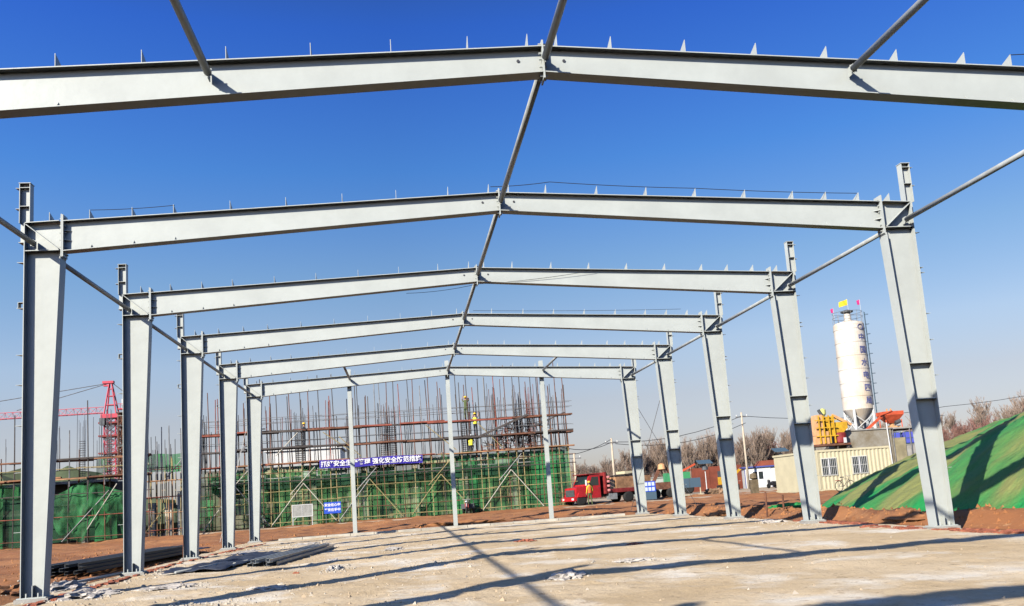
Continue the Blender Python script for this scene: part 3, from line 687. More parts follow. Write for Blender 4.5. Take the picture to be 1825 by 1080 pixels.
# tent-like draped net
m = MB(); vs = []; nx, nz_ = 40, 22
for j in range(nz_ + 1):
    for i in range(nx + 1):
        u = i / nx; v = j / nz_; x = -17.3 + 5.2 * u; peak = 4.25 - 1.35 * abs(u - .52) * 2 * (1 - .2 * u)
        z0 = .9 + .6 * sin(u * 9 + 1) + .4 * sin(u * 23); z = peak + (z0 - peak) * v
        vs.append((x, 54.35 - .3 * v + .30 * noise.noise(Vector((x * 1.8, z * 1.5, 3))) + .12 * noise.noise(Vector((x * 5, z * 3, 8))) - .25 * sin(v * pi) , z))
m.add(vs, [(j * (nx + 1) + i, j * (nx + 1) + i + 1, (j + 1) * (nx + 1) + i + 1, (j + 1) * (nx + 1) + i) for j in range(nz_) for i in range(nx)])
tag(m.build('safety_net', NETT, smooth=True), 'tent shaped green net draped from a peak between the first two left columns', 'safety net', 'green safety nets on the scaffolds')

# rebar cages of the columns to come
def cage(x, y, z0, z1, wd, label, mt, nb=10, tall=.5):
    o = thing('rebar_cage', label, 'rebar cage', (x, y, z0), 0, 'rebar cages standing above the decks'); m = MB()
    for i in range(nb):
        t = 2 * pi * i / nb; px, py = wd * .5 * cos(t) * 1.2, wd * .5 * sin(t); m.tube((px, py, 0), (px * 1.1 + rs.uniform(-.05, .05), py, z1 - z0 - rs.uniform(0, tall)), .014, .014, 4)
    m.build('bars', mt, o); h = MB(); z = .1
    while z < (z1 - z0) * .62:
        P = [Vector((wd * .58 * a, wd * .5 * b_, z)) for a, b_ in ((-1, -1), (1, -1), (1, 1), (-1, 1), (-1, -1))]; h.path(P, .012, 4); z += .16
    h.build('stirrups', mt, o)
cage(-1.25, 62, 4.8, 9.0, .62, 'dark thick rebar cage beside the black clad worker', POLED, 14, .9)
cage(5.3, 62, 4.8, 9.2, .6, 'rusty rebar cage above the right half of the banner', RUST, 12, .8)
cage(5.9, 62.2, 4.8, 8.8, .45, 'slim rusty rebar cage right beside a thicker one over the banner', RUST2, 8, .8)
cage(11.75, 62, 4.8, 9.0, .6, 'dark rebar cage wrapped in green at its top beside the yellow vest worker', POLED, 12, .4)
cage(-6.9, 62, 4.8, 8.6, .55, 'dark rebar cage seen between the third and fourth left columns', RUST, 12, .9)
cage(-18.2, 56, 4.3, 8.9, .6, 'dark rebar cage at the far left edge', POLED, 14, .6)
cage(-13.6, 56, 4.3, 9.2, .25, 'thin tall rebar bundle left of the crane tower', POLEG, 6, .6)
cage(-15.4, 56, 4.3, 8.6, .3, 'thin grey rebar bundle left of centre on the far left deck', POLEG, 5, .9)
cage(15.9, 62.2, 4.8, 9.8, .5, 'pale rebar cage in the middle of the bristling corner', POLEG, 12, .9)
cage(17.0, 62, 4.8, 10.0, .5, 'red painted rebar cage at the bristling right corner', RUST2, 12, 1.4)
# starter bars sticking up from decks
def bars(label, x0, x1, y, z0, zr, n_, mts, lean=.03, r_=.024):
    o = thing('starter_bars', label, 'rebar', ((x0 + x1) / 2, y, z0))
    for i in range(n_):
        x = rs.uniform(x0, x1) - (x0 + x1) / 2; h = rs.uniform(*zr) - z0; yy = rs.uniform(-.6, 1.6)
        pole((x, yy, 0), (x + lean * rs.uniform(-1, 1) * h, yy, h), r_, rs.choice(mts), o, 'bar', 4)
bars('dense fan of tall thin bars at the right corner of the scaffold', 13.2, 20.0, 61.6, 4.8, (7.8, 10.6), 46, [POLEG, POLED, RUST, POLEG], .025)
bars('thin starter bars over the middle of the long scaffold', -4.5, 13.0, 61.8, 4.8, (7.6, 9.8), 60, [POLEG, POLED, POLEG, RUST2])
bars('thin starter bars between the left columns', -9.0, -4.6, 61.8, 4.8, (7.2, 9.2), 26, [POLEG, POLED])
bars('sparse starter bars over the far left decks', -24, -11, 55.4, 5.0, (6.6, 9.0), 30, [POLEG, POLED, POLEG], .01, .018)
bars('short starter bars above the raised green net', -11.8, -8.2, 58.6, 4.8, (6.0, 7.2), 22, [POLEG, POLED], .01)
# sloping stair flight formwork heap of rusty rods at right corner
m = MB()
for i in range(170):
    x = rs.gauss(15.6, 1.5); 
    if not 12.7 < x < 18.4: continue
    zc = 4.8 + rs.random() * max(.3, min(2.1, (x - 12.6) * .75)); a = rs.uniform(-.4, .4) if rs.random() < .5 else rs.uniform(1.1, 2.0); l_ = rs.uniform(.4, 1.3)
    m.cur = rs.randrange(3); yy = 61.5 + rs.uniform(0, 1.4)
    m.tube((x - cos(a) * l_ / 2, yy, max(4.8, zc - sin(a) * l_ / 2)), (x + cos(a) * l_ / 2, yy + rs.uniform(-.2, .2), zc + sin(a) * l_ / 2), .025, .025, 4)
tag(m.build('formwork_props', [RUST2, WOODO, RUST]), 'tangle of rusty red rods and timber at the right corner above the net', 'scaffold rods', kind='stuff')
o = thing('stair_stringer', 'dark sloping stair beam climbing through the tangle of rusty rods', 'stair beam', (15, 61.0, 6.1))
MB().beam((-2.3, 0, -.15), (1.6, 0, 1.35), .2, .16).build('beam', POLED, o); MB().beam((1.7, 0, 0.3), (4.6, .1, 1.35), .2, .10).build('upper_beam', POLED, o)
o = thing('scaffold_stair', 'short flight of steps with pale treads beside the farthest left column', 'stairs', (-4.7, 60.8, 5.9))
MB().beam((-.9, 0, -.1), (.8, 0, 1.9), .06, .12).build('stringer', POLEG, o)
for i in range(6): MB().box(-.8 + i * .28, -.45 + i * .28, -.1, .5, .0 + i * .32, .05 + i * .32).build('tread', DARKST if i % 2 else POLEG, o)
tag(MB().box(-5.7, .9, 75, 82, -.1, 6.6).box(-5.9, 1.1, 74.8, 82.2, 6.601, 6.72).build('white_building', WHITE), 'plain white block behind the scaffold left of the banner', 'building')
# low heaps further back left, seen over the decks
tag(lump(-34, 92, 16, 8, 7.2, 'x', mat('dull_green_hill', (.10, .13, .07), .95, 0, .4, .2), 'covered_heap', 'mound', z=2, seed=5), 'dull green covered heap beyond the far left scaffold', 'mound')

# banner and boards
o = thing('banner', 'long dark blue cloth banner with white writing tied above the net', 'banner', (4.2, 60.75, 4.5))
m = MB(); vs = []
for j in range(3):
    for i in range(41):
        x = -3.93 + 7.86 * i / 40; vs.append((x, .03 * sin(x * 2.2), -.31 + .31 * j + .03 * sin(x * 1.1)))
m.add(vs, [(j * 41 + i, j * 41 + i + 1, (j + 1) * 41 + i + 1, (j + 1) * 41 + i) for j in range(2) for i in range(40)])
m.build('cloth', BANNER, o, smooth=True)
put_text(text_mesh('抓好安全生产管理', .47, LETTER, .004, .02), (-1.95, -.06, .0), o); put_text(text_mesh('强化安全防范措施', .47, LETTER, .004, .02), (1.95, -.06, .0), o)
o = thing('notice_board', 'small blue notice board with two rows of white characters', 'sign', (1.25, 59.2, 0))
MB().box(-.62, .62, -.03, .03, .78, 1.62).build('panel', BLUE, o)
put_text(text_mesh('安全在心中', .235, LETTER, .003, .03), (0, -.036, 1.40), o); put_text(text_mesh('平安在手中', .235, LETTER, .003, .03), (0, -.036, 1.04), o)
for s in (-1, 1): MB().tube((s * .5, .05, -.05), (s * .5, .05, .9), .02).build('leg', POLEG, o)
o = thing('notice_board', 'blank grey framed notice board on legs left of the blue one', 'sign', (-.95, 59.2, 0))
MB().box(-.72, .72, -.02, .02, .72, 1.55).build('panel', mat('grey_board', (.36, .36, .34), .7, 0, .25, 3), o)
f = MB(); f.box(-.76, -.70, -.04, -.021, .68, 1.59); f.box(.70, .76, -.04, -.021, .68, 1.59); f.box(-.7, .7, -.04, -.021, 1.54, 1.59); f.box(-.7, .7, -.04, -.021, .68, .73); f.box(-.03, .0, -.04, -.021, .73, 1.54); f.build('frame', WHITE, o)
for s in (-1, 1): MB().tube((s * .7, .0, -.05), (s * .7, .0, .7), .03).build('leg', WHITE, o)
MB().tube((-.7, 0, .4), (-.35, 0, .72), .015).build('brace', WHITE, o)

# ------------------------------------------------------------------ people
def skin_body(joints, edges, mats, sel, name, parent):
    me = bpy.data.meshes.new(name); me.from_pydata([j[0] for j in joints], edges, []); ob = bpy.data.objects.new(name + '_tmp', me); COL.objects.link(ob)
    md = ob.modifiers.new('s', 'SKIN'); md.use_smooth_shade = True
    for i, j in enumerate(joints):
        r_ = j[1] if isinstance(j[1], tuple) else (j[1], j[1]); me.skin_vertices[0].data[i].radius = r_
    me.skin_vertices[0].data[0].use_root = True
    ob.modifiers.new('d', 'SUBSURF').levels = 1
    dg = bpy.context.evaluated_depsgraph_get(); dg.update(); m2 = bpy.data.meshes.new_from_object(ob.evaluated_get(dg)); bpy.data.objects.remove(ob)
    m2.materials.clear()
    for m_ in mats: m2.materials.append(m_)
    for p_ in m2.polygons: p_.material_index = sel(p_.center); p_.use_smooth = True
    o_ = bpy.data.objects.new(name, m2); COL.objects.link(o_); o_.parent = parent; m2.name = name
    return o_
def person(label, loc, rz, top, trousers, helmet, vest=None, pose='stand'):
    """figure faces -Y, 1.7 m tall; pose sets arms and legs"""
    o = thing('person', label, 'person', loc, rz)
    hip = .92; lean = 0.0; J = []; E = []
    def add(p_, r_, par=None):
        J.append((p_, r_)); i = len(J) - 1
        if par is not None: E.append((par, i))
        return i
    crouch = pose == 'crouch'
    if crouch: hip = .42; lean = -.18
    pv = add((0, 0, hip), (.15, .11)); wa = add((0, lean * .4, hip + .18), (.14, .10), pv); ch = add((0, lean * .8, hip + .38), (.165, .115), wa)
    nk0 = add((0, lean, hip + .54), (.09, .075), ch); nk = add((0, lean - .01, hip + .61), .052, nk0); hd = add((0, lean - .025, hip + .69), (.075, .09), nk); ht = add((0, lean - .015, hip + .80), (.068, .085), hd)
    face = add((0, lean - .10, hip + .70), .018, hd)
    for s in (-1, 1): add((s * .085, lean - .01, hip + .71), .014, hd)
    for s in (-1, 1):
        sh = add((s * .19, lean, hip + .49), .058, nk0)
        if pose == 'reach': el = (s * .25, lean - .16, hip + .68); wr = (s * .17, lean - .30, hip + .90)
        elif pose == 'work': el = (s * .27, lean - .10, hip + .27); wr = (s * .15, lean - .33, hip + .33)
        elif crouch: el = (s * .25, lean - .20, hip + .28); wr = (s * .13, lean - .40, hip + .16)
        else: el = (s * .25, lean + .03, hip + .22); wr = (s * .27, lean - .06, hip - .02)
        e_ = add(el, .042, sh); w_ = add(wr, .028, e_); dv = (Vector(wr) - Vector(el)).normalized()
        side = Vector((s, 0, 0)); fw = dv.cross(side).normalized()
        pm = add(tuple(Vector(wr) + dv * .055), (.034, .02), w_)
        for k_ in range(4):
            b0 = Vector(wr) + dv * .085 + fw * ((k_ - 1.5) * .02); l_ = (.07, .08, .075, .058)[k_]
            k1 = add(tuple(b0), .009, pm); k2 = add(tuple(b0 + dv * l_ * .55 - side * .008), .008, k1); add(tuple(b0 + dv * l_ - side * .025), .007, k2)
        th = add(tuple(Vector(wr) + dv * .03 - fw * .035), .010, pm); add(tuple(Vector(wr) + dv * .08 - fw * .05), .008, th)
    for s, st in ((-1, .0), (1, .0)):
        if crouch: kn = (s * .17, -.36, .42); an = (s * .13, -.10, .08)
        else:
            q_ = (.10 if s > 0 else -.08) if pose == 'walk' else (.03 * s); kn = (s * .10, -.04 - q_ * .6, .49); an = (s * .11, .02 - q_, .08)
        h_ = add((s * .09, 0, hip - .05), .088, pv); k_ = add(kn, .058, h_); a_ = add(an, .042, k_)
        add((an[0], an[1] - .16, .035), (.036, .028), a_)
    def sel(c):
        if c.z > hip + .585: return 2
        if c.z < .075: return 3
        if c.z < hip + .04 and abs(c.x) < .23: return 1
        return 2 if (abs(c.x) > .10 and min((c - Vector(J[i][0])).length for i in HANDS) < .055) else 0
    HANDS = [i for i, j in enumerate(J) if (j[1] if not isinstance(j[1], tuple) else 1) <= .011 and i > 9] + [i for i, j in enumerate(J) if j[1] == (.034, .02)]
    skin_body(J, E, [top, trousers, SKIN, RUBBER], sel, 'body', o)
    hc = Vector((0, lean - .018, hip + .80))
    hm = MB().lathe([(.135, -.005), (.135, .005), (.112, .012), (.108, .05), (.085, .095), (.045, .12), (.005, .128)], 16)
    hm.v = [(x + hc.x, y * 1.1 + hc.y, z + hc.z) for x, y, z in hm.v]; hm.build('helmet', helmet, o, smooth=True)
    hr = MB().lathe([(.06, -.10), (.088, -.06), (.09, -.006)], 12); hr.v = [(x, y + hc.y + .018, z + hc.z) for x, y, z in hr.v]; hr.build('hair', HAIR, o, smooth=True)
    ey = MB()
    for s in (-1, 1): ey.lathe([(.001, -.01), (.011, 0), (.001, .01)], 8, s * .032, lean - .108)
    ey.v = [(x, y, z + hip + .725) for x, y, z in ey.v]; ey.build('eyes', HAIR, o)
    mo = MB().box(-.022, .022, lean - .112, lean - .095, hip + .655, hip + .662); mo.build('mouth', REDD, o)
    if vest:
        v = MB(); n_ = 16
        prof = [(.165, .125, hip + .02, 0.0), (.165, .125, hip + .2, lean * .45), (.19, .14, hip + .38, lean * .8), (.17, .125, hip + .50, lean * .95), (.10, .095, hip + .555, lean)]
        vs = [(a * cos(2 * pi * i / n_), c_ + b_ * sin(2 * pi * i / n_), z) for a, b_, z, c_ in prof for i in range(n_)]
        v.add(vs, [(k_ * n_ + i, k_ * n_ + (i + 1) % n_, (k_ + 1) * n_ + (i + 1) % n_, (k_ + 1) * n_ + i) for k_ in range(4) for i in range(n_)])
        v.build('vest', vest, o, smooth=True)
    return o
V_OR = mat('orange_vest', (.85, .16, .04), .7); V_YE = mat('yellow_vest', (.75, .70, .05), .7); TR_G = mat('olive_trousers', (.10, .13, .05), .9)
CL_D = mat('dark_cloth', (.02, .022, .03), .9); H_Y = mat('yellow_helmet', (.85, .55, .05), .4); H_W = mat('white_helmet', (.8, .8, .78), .4); CL_B = mat('blue_cloth', (.05, .06, .14), .9); CL_R = mat('red_cloth', (.4, .03, .03), .9)
person('person in orange vest and yellow helmet walking beside the red truck', (20.6, 58.3, .03), radians(200), V_YE, TR_G, H_Y, V_OR, 'walk')
person('person in yellow vest standing on the dark deck facing a rebar cage', (12.4, 61.1, 6.02), radians(150), CL_B, CL_D, H_Y, V_YE, 'reach')
person('person in yellow vest and white helmet crouching on the red deck', (11.95, 61.05, 4.86), radians(170), CL_D, CL_D, H_W, V_YE, 'crouch')
person('person in green clothes climbing at the top of the rebar cage', (11.75, 61.3, 7.4), radians(180), TR_G, TR_G, H_Y, None, 'reach')
person('person in black clothes and yellow helmet leaning at the thick dark rebar cage', (-.85, 61.1, 6.02), radians(120), CL_D, CL_D, H_Y, None, 'work')

# ------------------------------------------------------------------ tower crane
def lattice(m, a, b, w, nseg, r_=.06, rb=.03, tri=False):
    a = Vector(a); b = Vector(b); d = (b - a).normalized(); up = Vector((0, 0, 1)) if abs(d.z) < .9 else Vector((0, 1, 0)); X = d.cross(up).normalized(); Z = X.cross(d).normalized()
    offs = [X * w / 2 + Z * w / 2 * 0 - Z * w * .5, -X * w / 2 - Z * w * .5, Z * w * .5] if tri else [X * w / 2 + Z * w / 2, -X * w / 2 + Z * w / 2, -X * w / 2 - Z * w / 2, X * w / 2 - Z * w / 2]
    k = len(offs)
    for f_ in offs: m.tube(a + f_, b + f_, r_, r_, 5)
    for i in range(nseg):
        p0 = a.lerp(b, i / nseg); p1 = a.lerp(b, (i + 1) / nseg)
        for j in range(k):
            u, v = offs[j], offs[(j + 1) % k]
            m.tube(p0 + u, p1 + v, rb, rb, 4); m.tube(p1 + u, p1 + v, rb, rb, 4)
            if not tri: m.tube(p1 + u, p0 + v, rb, rb, 4)
CX, CY = -28.7, 107
o = thing('tower_crane', 'red tower crane with a long lattice jib pointing left above the scaffold', 'tower crane', (CX, CY, 0))
m = MB(); lattice(m, (0, 0, -.1), (0, 0, 14.0), 1.35, 13, .075, .04); m.build('mast', CRANE, o)
m = MB()
for z in (9.5, 11.6, 13.2): MB().box(-1.2, 1.2, -1.2, 1.2, z, z + .2).build('mast_collar', REDD, o)
m = MB(); m.box(-1.0, 1.0, -1.0, 1.0, 13.9, 14.4); m.build('slewing_ring', CRANE, o)
m = MB()
for s, q_ in ((-1, -1), (1, -1), (1, 1), (-1, 1)): m.tube((s * .7, q_ * .6, 14.4), (s * .12 - .1, q_ * .12, 18.3), .10, .08, 5)
for z in (15.5, 16.6, 17.5): f_ = (18.3 - z) / 3.9; m.box(-.65 * f_ - .12, .6 * f_ + .05, -.5 * f_ - .1, .5 * f_ + .1, z, z + .1)
m.box(-1.0, .3, -.3, .3, 18.25, 18.55); m.box(-.9, -.3, -.2, .2, 17.9, 18.1); m.build('tower_head', CRANE, o)
m = MB(); lattice(m, (-.9, 0, 15.0), (-36, 0, 14.75), .75, 40, .045, .024, True); m.build('jib', mat('crane_pink', (.66, .16, .20), .5), o)
m = MB(); m.box(.9, 4.0, -.6, .6, 14.9, 15.05); m.tube((.9, -.6, 15.6), (4, -.6, 15.6), .03); m.tube((.9, .6, 15.6), (4, .6, 15.6), .03)
for i in range(3): m.tube((1.2 + i * 1.1, -.6, 15.0), (1.2 + i * 1.1, -.6, 15.6), .03)
m.build('counter_jib', CRANE, o)
MB().box(2.9, 3.8, -.4, .4, 13.9, 14.88).build('counterweight', CONC, o); MB().box(1.3, 2.0, -.4, .4, 15.06, 16.2).build('winch_box', WHITE, o)
MB().box(-.95, -.35, -1.6, -.8, 13.0, 13.85).build('cab', DARKST, o); MB().box(-8.3, -7.4, -.5, .5, 14.2, 14.5).build('trolley', DARKST, o)
m = MB(); m.tube((-.2, 0, 18.3), (-11, 0, 15.5), .045, .045, 4); m.build('tie_cable', POLEG, o); m = MB(); m.tube((-.2, 0, 18.3), (-24, 0, 15.4), .045, .045, 4); m.build('tie_cable', POLEG, o)
m = MB(); m.tube((.1, 0, 18.3), (3.8, 0, 15.1), .05, .05, 4); m.build('tie_cable', POLEG, o)
o = thing('stair_tower', 'dark narrow scaffold tower right beside the red crane mast', 'scaffold tower', (-25.9, 103, 0))
m = MB(); lattice(m, (0, 0, 0), (0, 0, 14), 1.3, 9, .12, .06); m.build('poles', RUST, o)
m = MB()
for z in (5.0, 7.6, 10.2, 12.4, 14): m.box(-.9, .9, -.8, .8, z, z + .12)
m.build('landings', POLED, o)

# ------------------------------------------------------------------ cement silo and batching plant
o = thing('retaining_wall', 'stained grey concrete block wall under the silo', 'wall', (51, 73, 0))
MB().box(-2.5, 2.2, -1, 9, -.2, 5.0).build('wall', mat('stained_concrete', (.36, .34, .30), .95, 0, 0, .6, col2=(.22, .18, .12), bump=.3, bscale=3), o)
MB().box(-2.6, 2.3, -1.1, 9.1, 5.001, 5.12).build('coping', CONC, o)
MB().box(2.21, 3.6, -.9, 9, -.2, 4.1).build('yellowed_wall', mat('yellowed_concrete', (.42, .36, .22), .95, 0, .4, .8), o)
MB().tube((1.9, -1.12, -.1), (1.75, -1.12, 5.6), .06).build('drain_pipe', WHITE, o)
SXY = (52.05, 75.6)
o = thing('cement_silo', 'tall stained white cement silo with blue characters and flags on top', 'silo', (*SXY, 5.12))
b0 = 7.25 - 5.12; b1 = 16.1 - 5.12; R_ = 1.5
prof = [(R_, b0), (R_, b0 + .01)]
z = b0
while z < b1 - 1.3: prof += [(R_, z + 1.28), (R_ + .035, z + 1.29), (R_ + .035, z + 1.35), (R_, z + 1.36)]; z += 1.36
prof += [(R_, b1 - .25), (R_ - .12, b1 - .05), (.35, b1 + .25), (.32, b1 + .9), (.28, b1 + .95)]
MB().lathe(prof, 40).build('barrel', SILO, o, smooth=False)
MB().lathe([(.18, .35), (.22, .45), (R_ - .02, b0 - .02), (R_ - .02, b0 - .001)], 32).build('cone', SILO, o)
for a in range(4):
    t = pi / 4 + a * pi / 2; x, y = 1.42 * cos(t), 1.42 * sin(t)
    MB().tube((x, y, -.02), (x, y, b0 + .3), .14, .14, 10).build('leg', WHITE, o)
for a in range(4):
    t0 = pi / 4 + a * pi / 2; t1 = t0 + pi / 2; p0 = Vector((1.42 * cos(t0), 1.42 * sin(t0), .1)); p1 = Vector((1.42 * cos(t1), 1.42 * sin(t1), .1)); u = Vector((0, 0, 1.5))
    MB().tube(p0, p1 + u, .045).tube(p1, p0 + u, .045).build('cross_brace', WHITE, o)
m = MB(); NR = 28
for zz in (.0, .55, 1.05):
    P = [Vector((1.45 * cos(2 * pi * i / NR), 1.45 * sin(2 * pi * i / NR), b1 + .0 + zz)) for i in range(NR + 1)]
    if zz: m.path(P, .02, 4)
for i in range(0, NR, 2): m.tube((1.45 * cos(2 * pi * i / NR), 1.45 * sin(2 * pi * i / NR), b1 - .1), (1.45 * cos(2 * pi * i / NR), 1.45 * sin(2 * pi * i / NR), b1 + 1.05), .018, .018, 4)
m.build('guard_rail', POLEG, o)
MB().lathe([(.30, b1 + .96), (.62, b1 + 1.1), (.62, b1 + 1.22), (.2, b1 + 1.35)], 16).build('vent_filter', DARKST, o)
# ladder on the right flank
vd = Vector((.80, -.60, 0)); tn = Vector((.6, .8, 0)); m = MB()
for s in (-1, 1): m.tube(vd * (R_ + .16) + tn * s * .2 + Vector((0, 0, .3)), vd * (R_ + .16) + tn * s * .2 + Vector((0, 0, b1 + .9)), .03, .03, 5)
z = .5
while z < b1: m.tube(vd * (R_ + .16) - tn * .2 + Vector((0, 0, z)), vd * (R_ + .16) + tn * .2 + Vector((0, 0, z)), .018, .018, 4); z += .35
z = 1.6
while z < b1 + .7:
    P = [vd * (R_ + .16 + .35 * sin(a)) + tn * (.3 * cos(a)) + Vector((0, 0, z)) for a in [pi * i / 8 for i in range(9)]]; m.path(P, .018, 4); z += 1.0
m.build('ladder', BLUEGREY, o)
# blue characters down the barrel
for i, ch_ in enumerate('中国水电四局'):
    me = text_mesh(ch_, .80, mat('faded_navy', (.10, .12, .33), .7) if i == 0 else bpy.data.materials['faded_navy'], .0, .012); a0 = radians(-72)
    # bend the glyph round the barrel
    for v in me.vertices:
        x, y, z_ = v.co; rr_ = R_ + .045 + (z_ * .2); th = a0 + x / R_
        v.co = (rr_ * cos(th), rr_ * sin(th), y)
    me.update(); q = bpy.data.objects.new('lettering', me); COL.objects.link(q); q.parent = o; q.location = (0, 0, b1 - 1.75 - i * 1.27)
m = MB()
for i in range(20):
    t0, t1 = 2 * pi * i / 20, 2 * pi * (i + 1) / 20; a0 = radians(-72)
    P = [Vector(((R_ + .05) * cos(a0 + .3 * cos(t) / R_), (R_ + .05) * sin(a0 + .3 * cos(t) / R_), b1 - .65 + .26 * sin(t))) for t in (t0, t1)]; m.tube(P[0], P[1], .03, .03, 5)
m.build('round_emblem', NAVY, o)
def flag(label, x, y, z, h, wd, fh, mt, ang):
    q = thing('flag', label, 'flag', (x, y, z), ang); MB().tube((0, 0, 0), (0, 0, h), .018, .012, 6).build('staff', WHITE, q)
    m = MB(); vs = []
    for j in range(6):
        for i in range(9): u = i / 8 * wd; vs.append((-u, .08 * sin(u * 7 + j * .4), h - .02 - fh * j / 5 - .30 * u * (1 - 0.3 * j / 5)))
    m.add(vs, [(j * 9 + i, j * 9 + i + 1, (j + 1) * 9 + i + 1, (j + 1) * 9 + i) for j in range(5) for i in range(8)]); m.build('cloth', mt, q, smooth=True)
TZ = 16.1 + 1.0
flag('yellow flag at the middle of the silo top', SXY[0] + .1, SXY[1] - .2, TZ + .2, 1.25, .9, .6, FYEL, radians(-5))
flag('pink flag at the left edge of the silo top', SXY[0] - 1.42, SXY[1], TZ - .6, 1.2, .28, .45, PINK, 0)
flag('pink flag at the right of the silo top', SXY[0] + 1.0, SXY[1] - 1.0, TZ - .4, 1.6, .32, .5, PINK, 0)

o = thing('concrete_mixer_plant', 'yellow and peach batching machine on a brown platform left of the silo', 'mixing plant', (46.8, 72.5, 0))
P_ = MB(); P_.box(-2.0, 1.75, -1.4, 2, 3.72, 3.9); P_.build('platform', RUST, o)
P_ = MB()
for x in (-1.8, -.6, .5, 1.6):
    P_.tube((x, -1.2, -.2), (x, -1.2, 3.71), .08)
for a, b_ in ((-1.8, -.6), (.5, -.6), (.5, 1.6)): P_.tube((a, -1.2, 2.4), (b_, -1.2, 3.6), .06)
P_.build('support_frame', POLED, o)
P_ = MB(); P_.prism([(-1.75, 3.91), (-.3, 3.91), (-.3, 5.1), (-1.55, 5.1)], -1.3, .5); P_.prism([(-1.45, 5.11), (-.6, 5.11), (-.75, 6.7), (-1.15, 6.7)], -1.2, .2); P_.build('side_panel', PEACH, o)
P_ = MB()
for x in (-1.2, -.75, -.2, .25): P_.box(x - .05, x + .05, -1.45, -1.32, 3.95, 6.6)
for z in (4.6, 5.4, 6.1): P_.box(-1.6, .6, -1.44, -1.36, z, z + .09)
P_.build('ladder_frame', YELLOW, o)
P_ = MB(); P_.prism([(-.1, 4.6), (.9, 4.6), (1.7, 5.3), (1.7, 5.9), (-.4, 5.9)], -1.2, .8); P_.box(-1.1, .5, -1.1, .8, 5.95, 6.5); P_.build('mixer_drum_housing', YELLOW, o)
MB().lathe([(.55, 0), (.6, .1), (.6, .9), (.45, 1.0)], 18).build('drum', REDD, o, loc=(.95, -.9, 3.92))
P_ = MB(); P_.tube((-.35, -.6, 6.5), (-.75, -.6, 7.2), .16, .16, 8); P_.build('exhaust_stack', DARKST, o); MB().lathe([(.1, 6.5), (.3, 6.8), (.3, 7.2), (.05, 7.35)], 12, -.2, -.3).build('filter_pot', mat('lime_pot', (.6, .6, .2), .6), o)
MB().beam((.4, -.9, 6.6), (2.2, -.9, 5.6), .3, .25).build('screw_conveyor', PEACH, o); MB().box(1.0, 1.3, -1.5, -1.2, 3.91, 4.4).build('control_box', WHITE, o)

o = thing('aggregate_hopper', 'orange red funnel hopper with a slanting feed tube right of the silo', 'hopper', (53.95, 73.2, 5.0))
m = MB(); s0 = [(-1.0, -.8), (1.0, -.8), (1.0, .8), (-1.0, .8)]; s1 = [(-.3, -.3), (.4, -.3), (.4, .3), (-.3, .3)]
m.hexa([(x, y, .55) for x, y in s1] + [(x, y, 1.35) for x, y in s0]); m.hexa([(x, y, 1.351) for x, y in s0] + [(x * 1.02, y, 1.7) for x, y in s0]); m.build('bin', ORANGE, o)
m = MB(); m.beam((-.9, -.6, 1.5), (-2.9, -.6, .05), .22, .22); m.beam((-.2, -.85, 1.75), (-1.5, -.85, 1.35), .1, .1); m.build('feed_tube', ORANGE, o)
m = MB(); m.tube((.1, 0, .1), (.1, 0, .54), .2, .25, 12); m.box(-.3, .8, -.3, .3, .12, .3); m.build('outlet', PEACH, o); MB().tube((.2, -.5, .55), (.7, -.5, .75), .2, .2, 10).build('motor', DARKST, o)
for x in (-.4, .0): MB().box(x, x + .12, -.2, -.1, 1.71, 2.0).build('lifting_lug', PEACH, o)
m = MB(); 
for x, y in ((-.8, -.6), (.8, -.6), (.8, .6), (-.8, .6)): m.tube((x, y, .12), (x, y, .9), .05)
m.build('leg', ORANGE, o)
o = thing('platform_deck', 'thin grey steel platform carrying the orange hopper', 'platform', (54.9, 73.2, 0))
MB().box(-1.58, 2.6, -1.2, 4, 4.95, 5.1).build('deck', CONC, o)
for x in (-1.5, .25, 2.4): MB().tube((x, -1.1, -.2), (x, -1.1, 4.94), .06).build('post', POLEG, o)
m = MB()
for i in range(9): m.tube((.9 + i * .2, -1.1, 5.1), (.9 + i * .2, -1.1, 5.9), .02, .02, 4)
m.tube((.9, -1.1, 5.9), (2.5, -1.1, 5.9), .03); m.build('railing', RUST, o)
def tank(label, x, y, z, s=.5):
    q = thing('water_tank', label, 'tank', (x, y, z), 0, 'blue tanks under the platform'); m = MB(); m.box(-s, s, -s, s, .15, 1.25); b_ = m.build('body', TANK, q)
    bv = b_.modifiers.new('b', 'BEVEL'); bv.width = .08; bv.segments = 2
    m = MB()
    for u in (-s - .03, -.02, s - .02):
        m.box(u, u + .05, -s - .04, -s - .01, .1, 1.32)
    for z_ in (.1, .65, 1.28): m.box(-s - .03, s + .03, -s - .045, -s - .012, z_, z_ + .05)
    m.build('cage', BLUEGREY, q); MB().box(-s, s, -s, s, 0, .12).build('pallet', CONC, q); MB().lathe([(.12, 1.26), (.12, 1.34)], 12).build('cap', WHITE, q)
for x, z, lb in ((53.65, 3.35, 'left upper blue water tank in a cage under the hopper platform'), (55.2, 3.35, 'darker blue tank right of the caged water tank'), (56.4, 3.35, 'rightmost blue tank under the platform')):
    tank(lb, x, 72.7, z, .55)
tag(MB().box(-1.7, 3.2, -.8, 4, -.2, 3.34).build('earth_bank_wall', CONC, loc=(54.6, 73, 0)), 'low concrete wall carrying the blue tanks', 'wall')

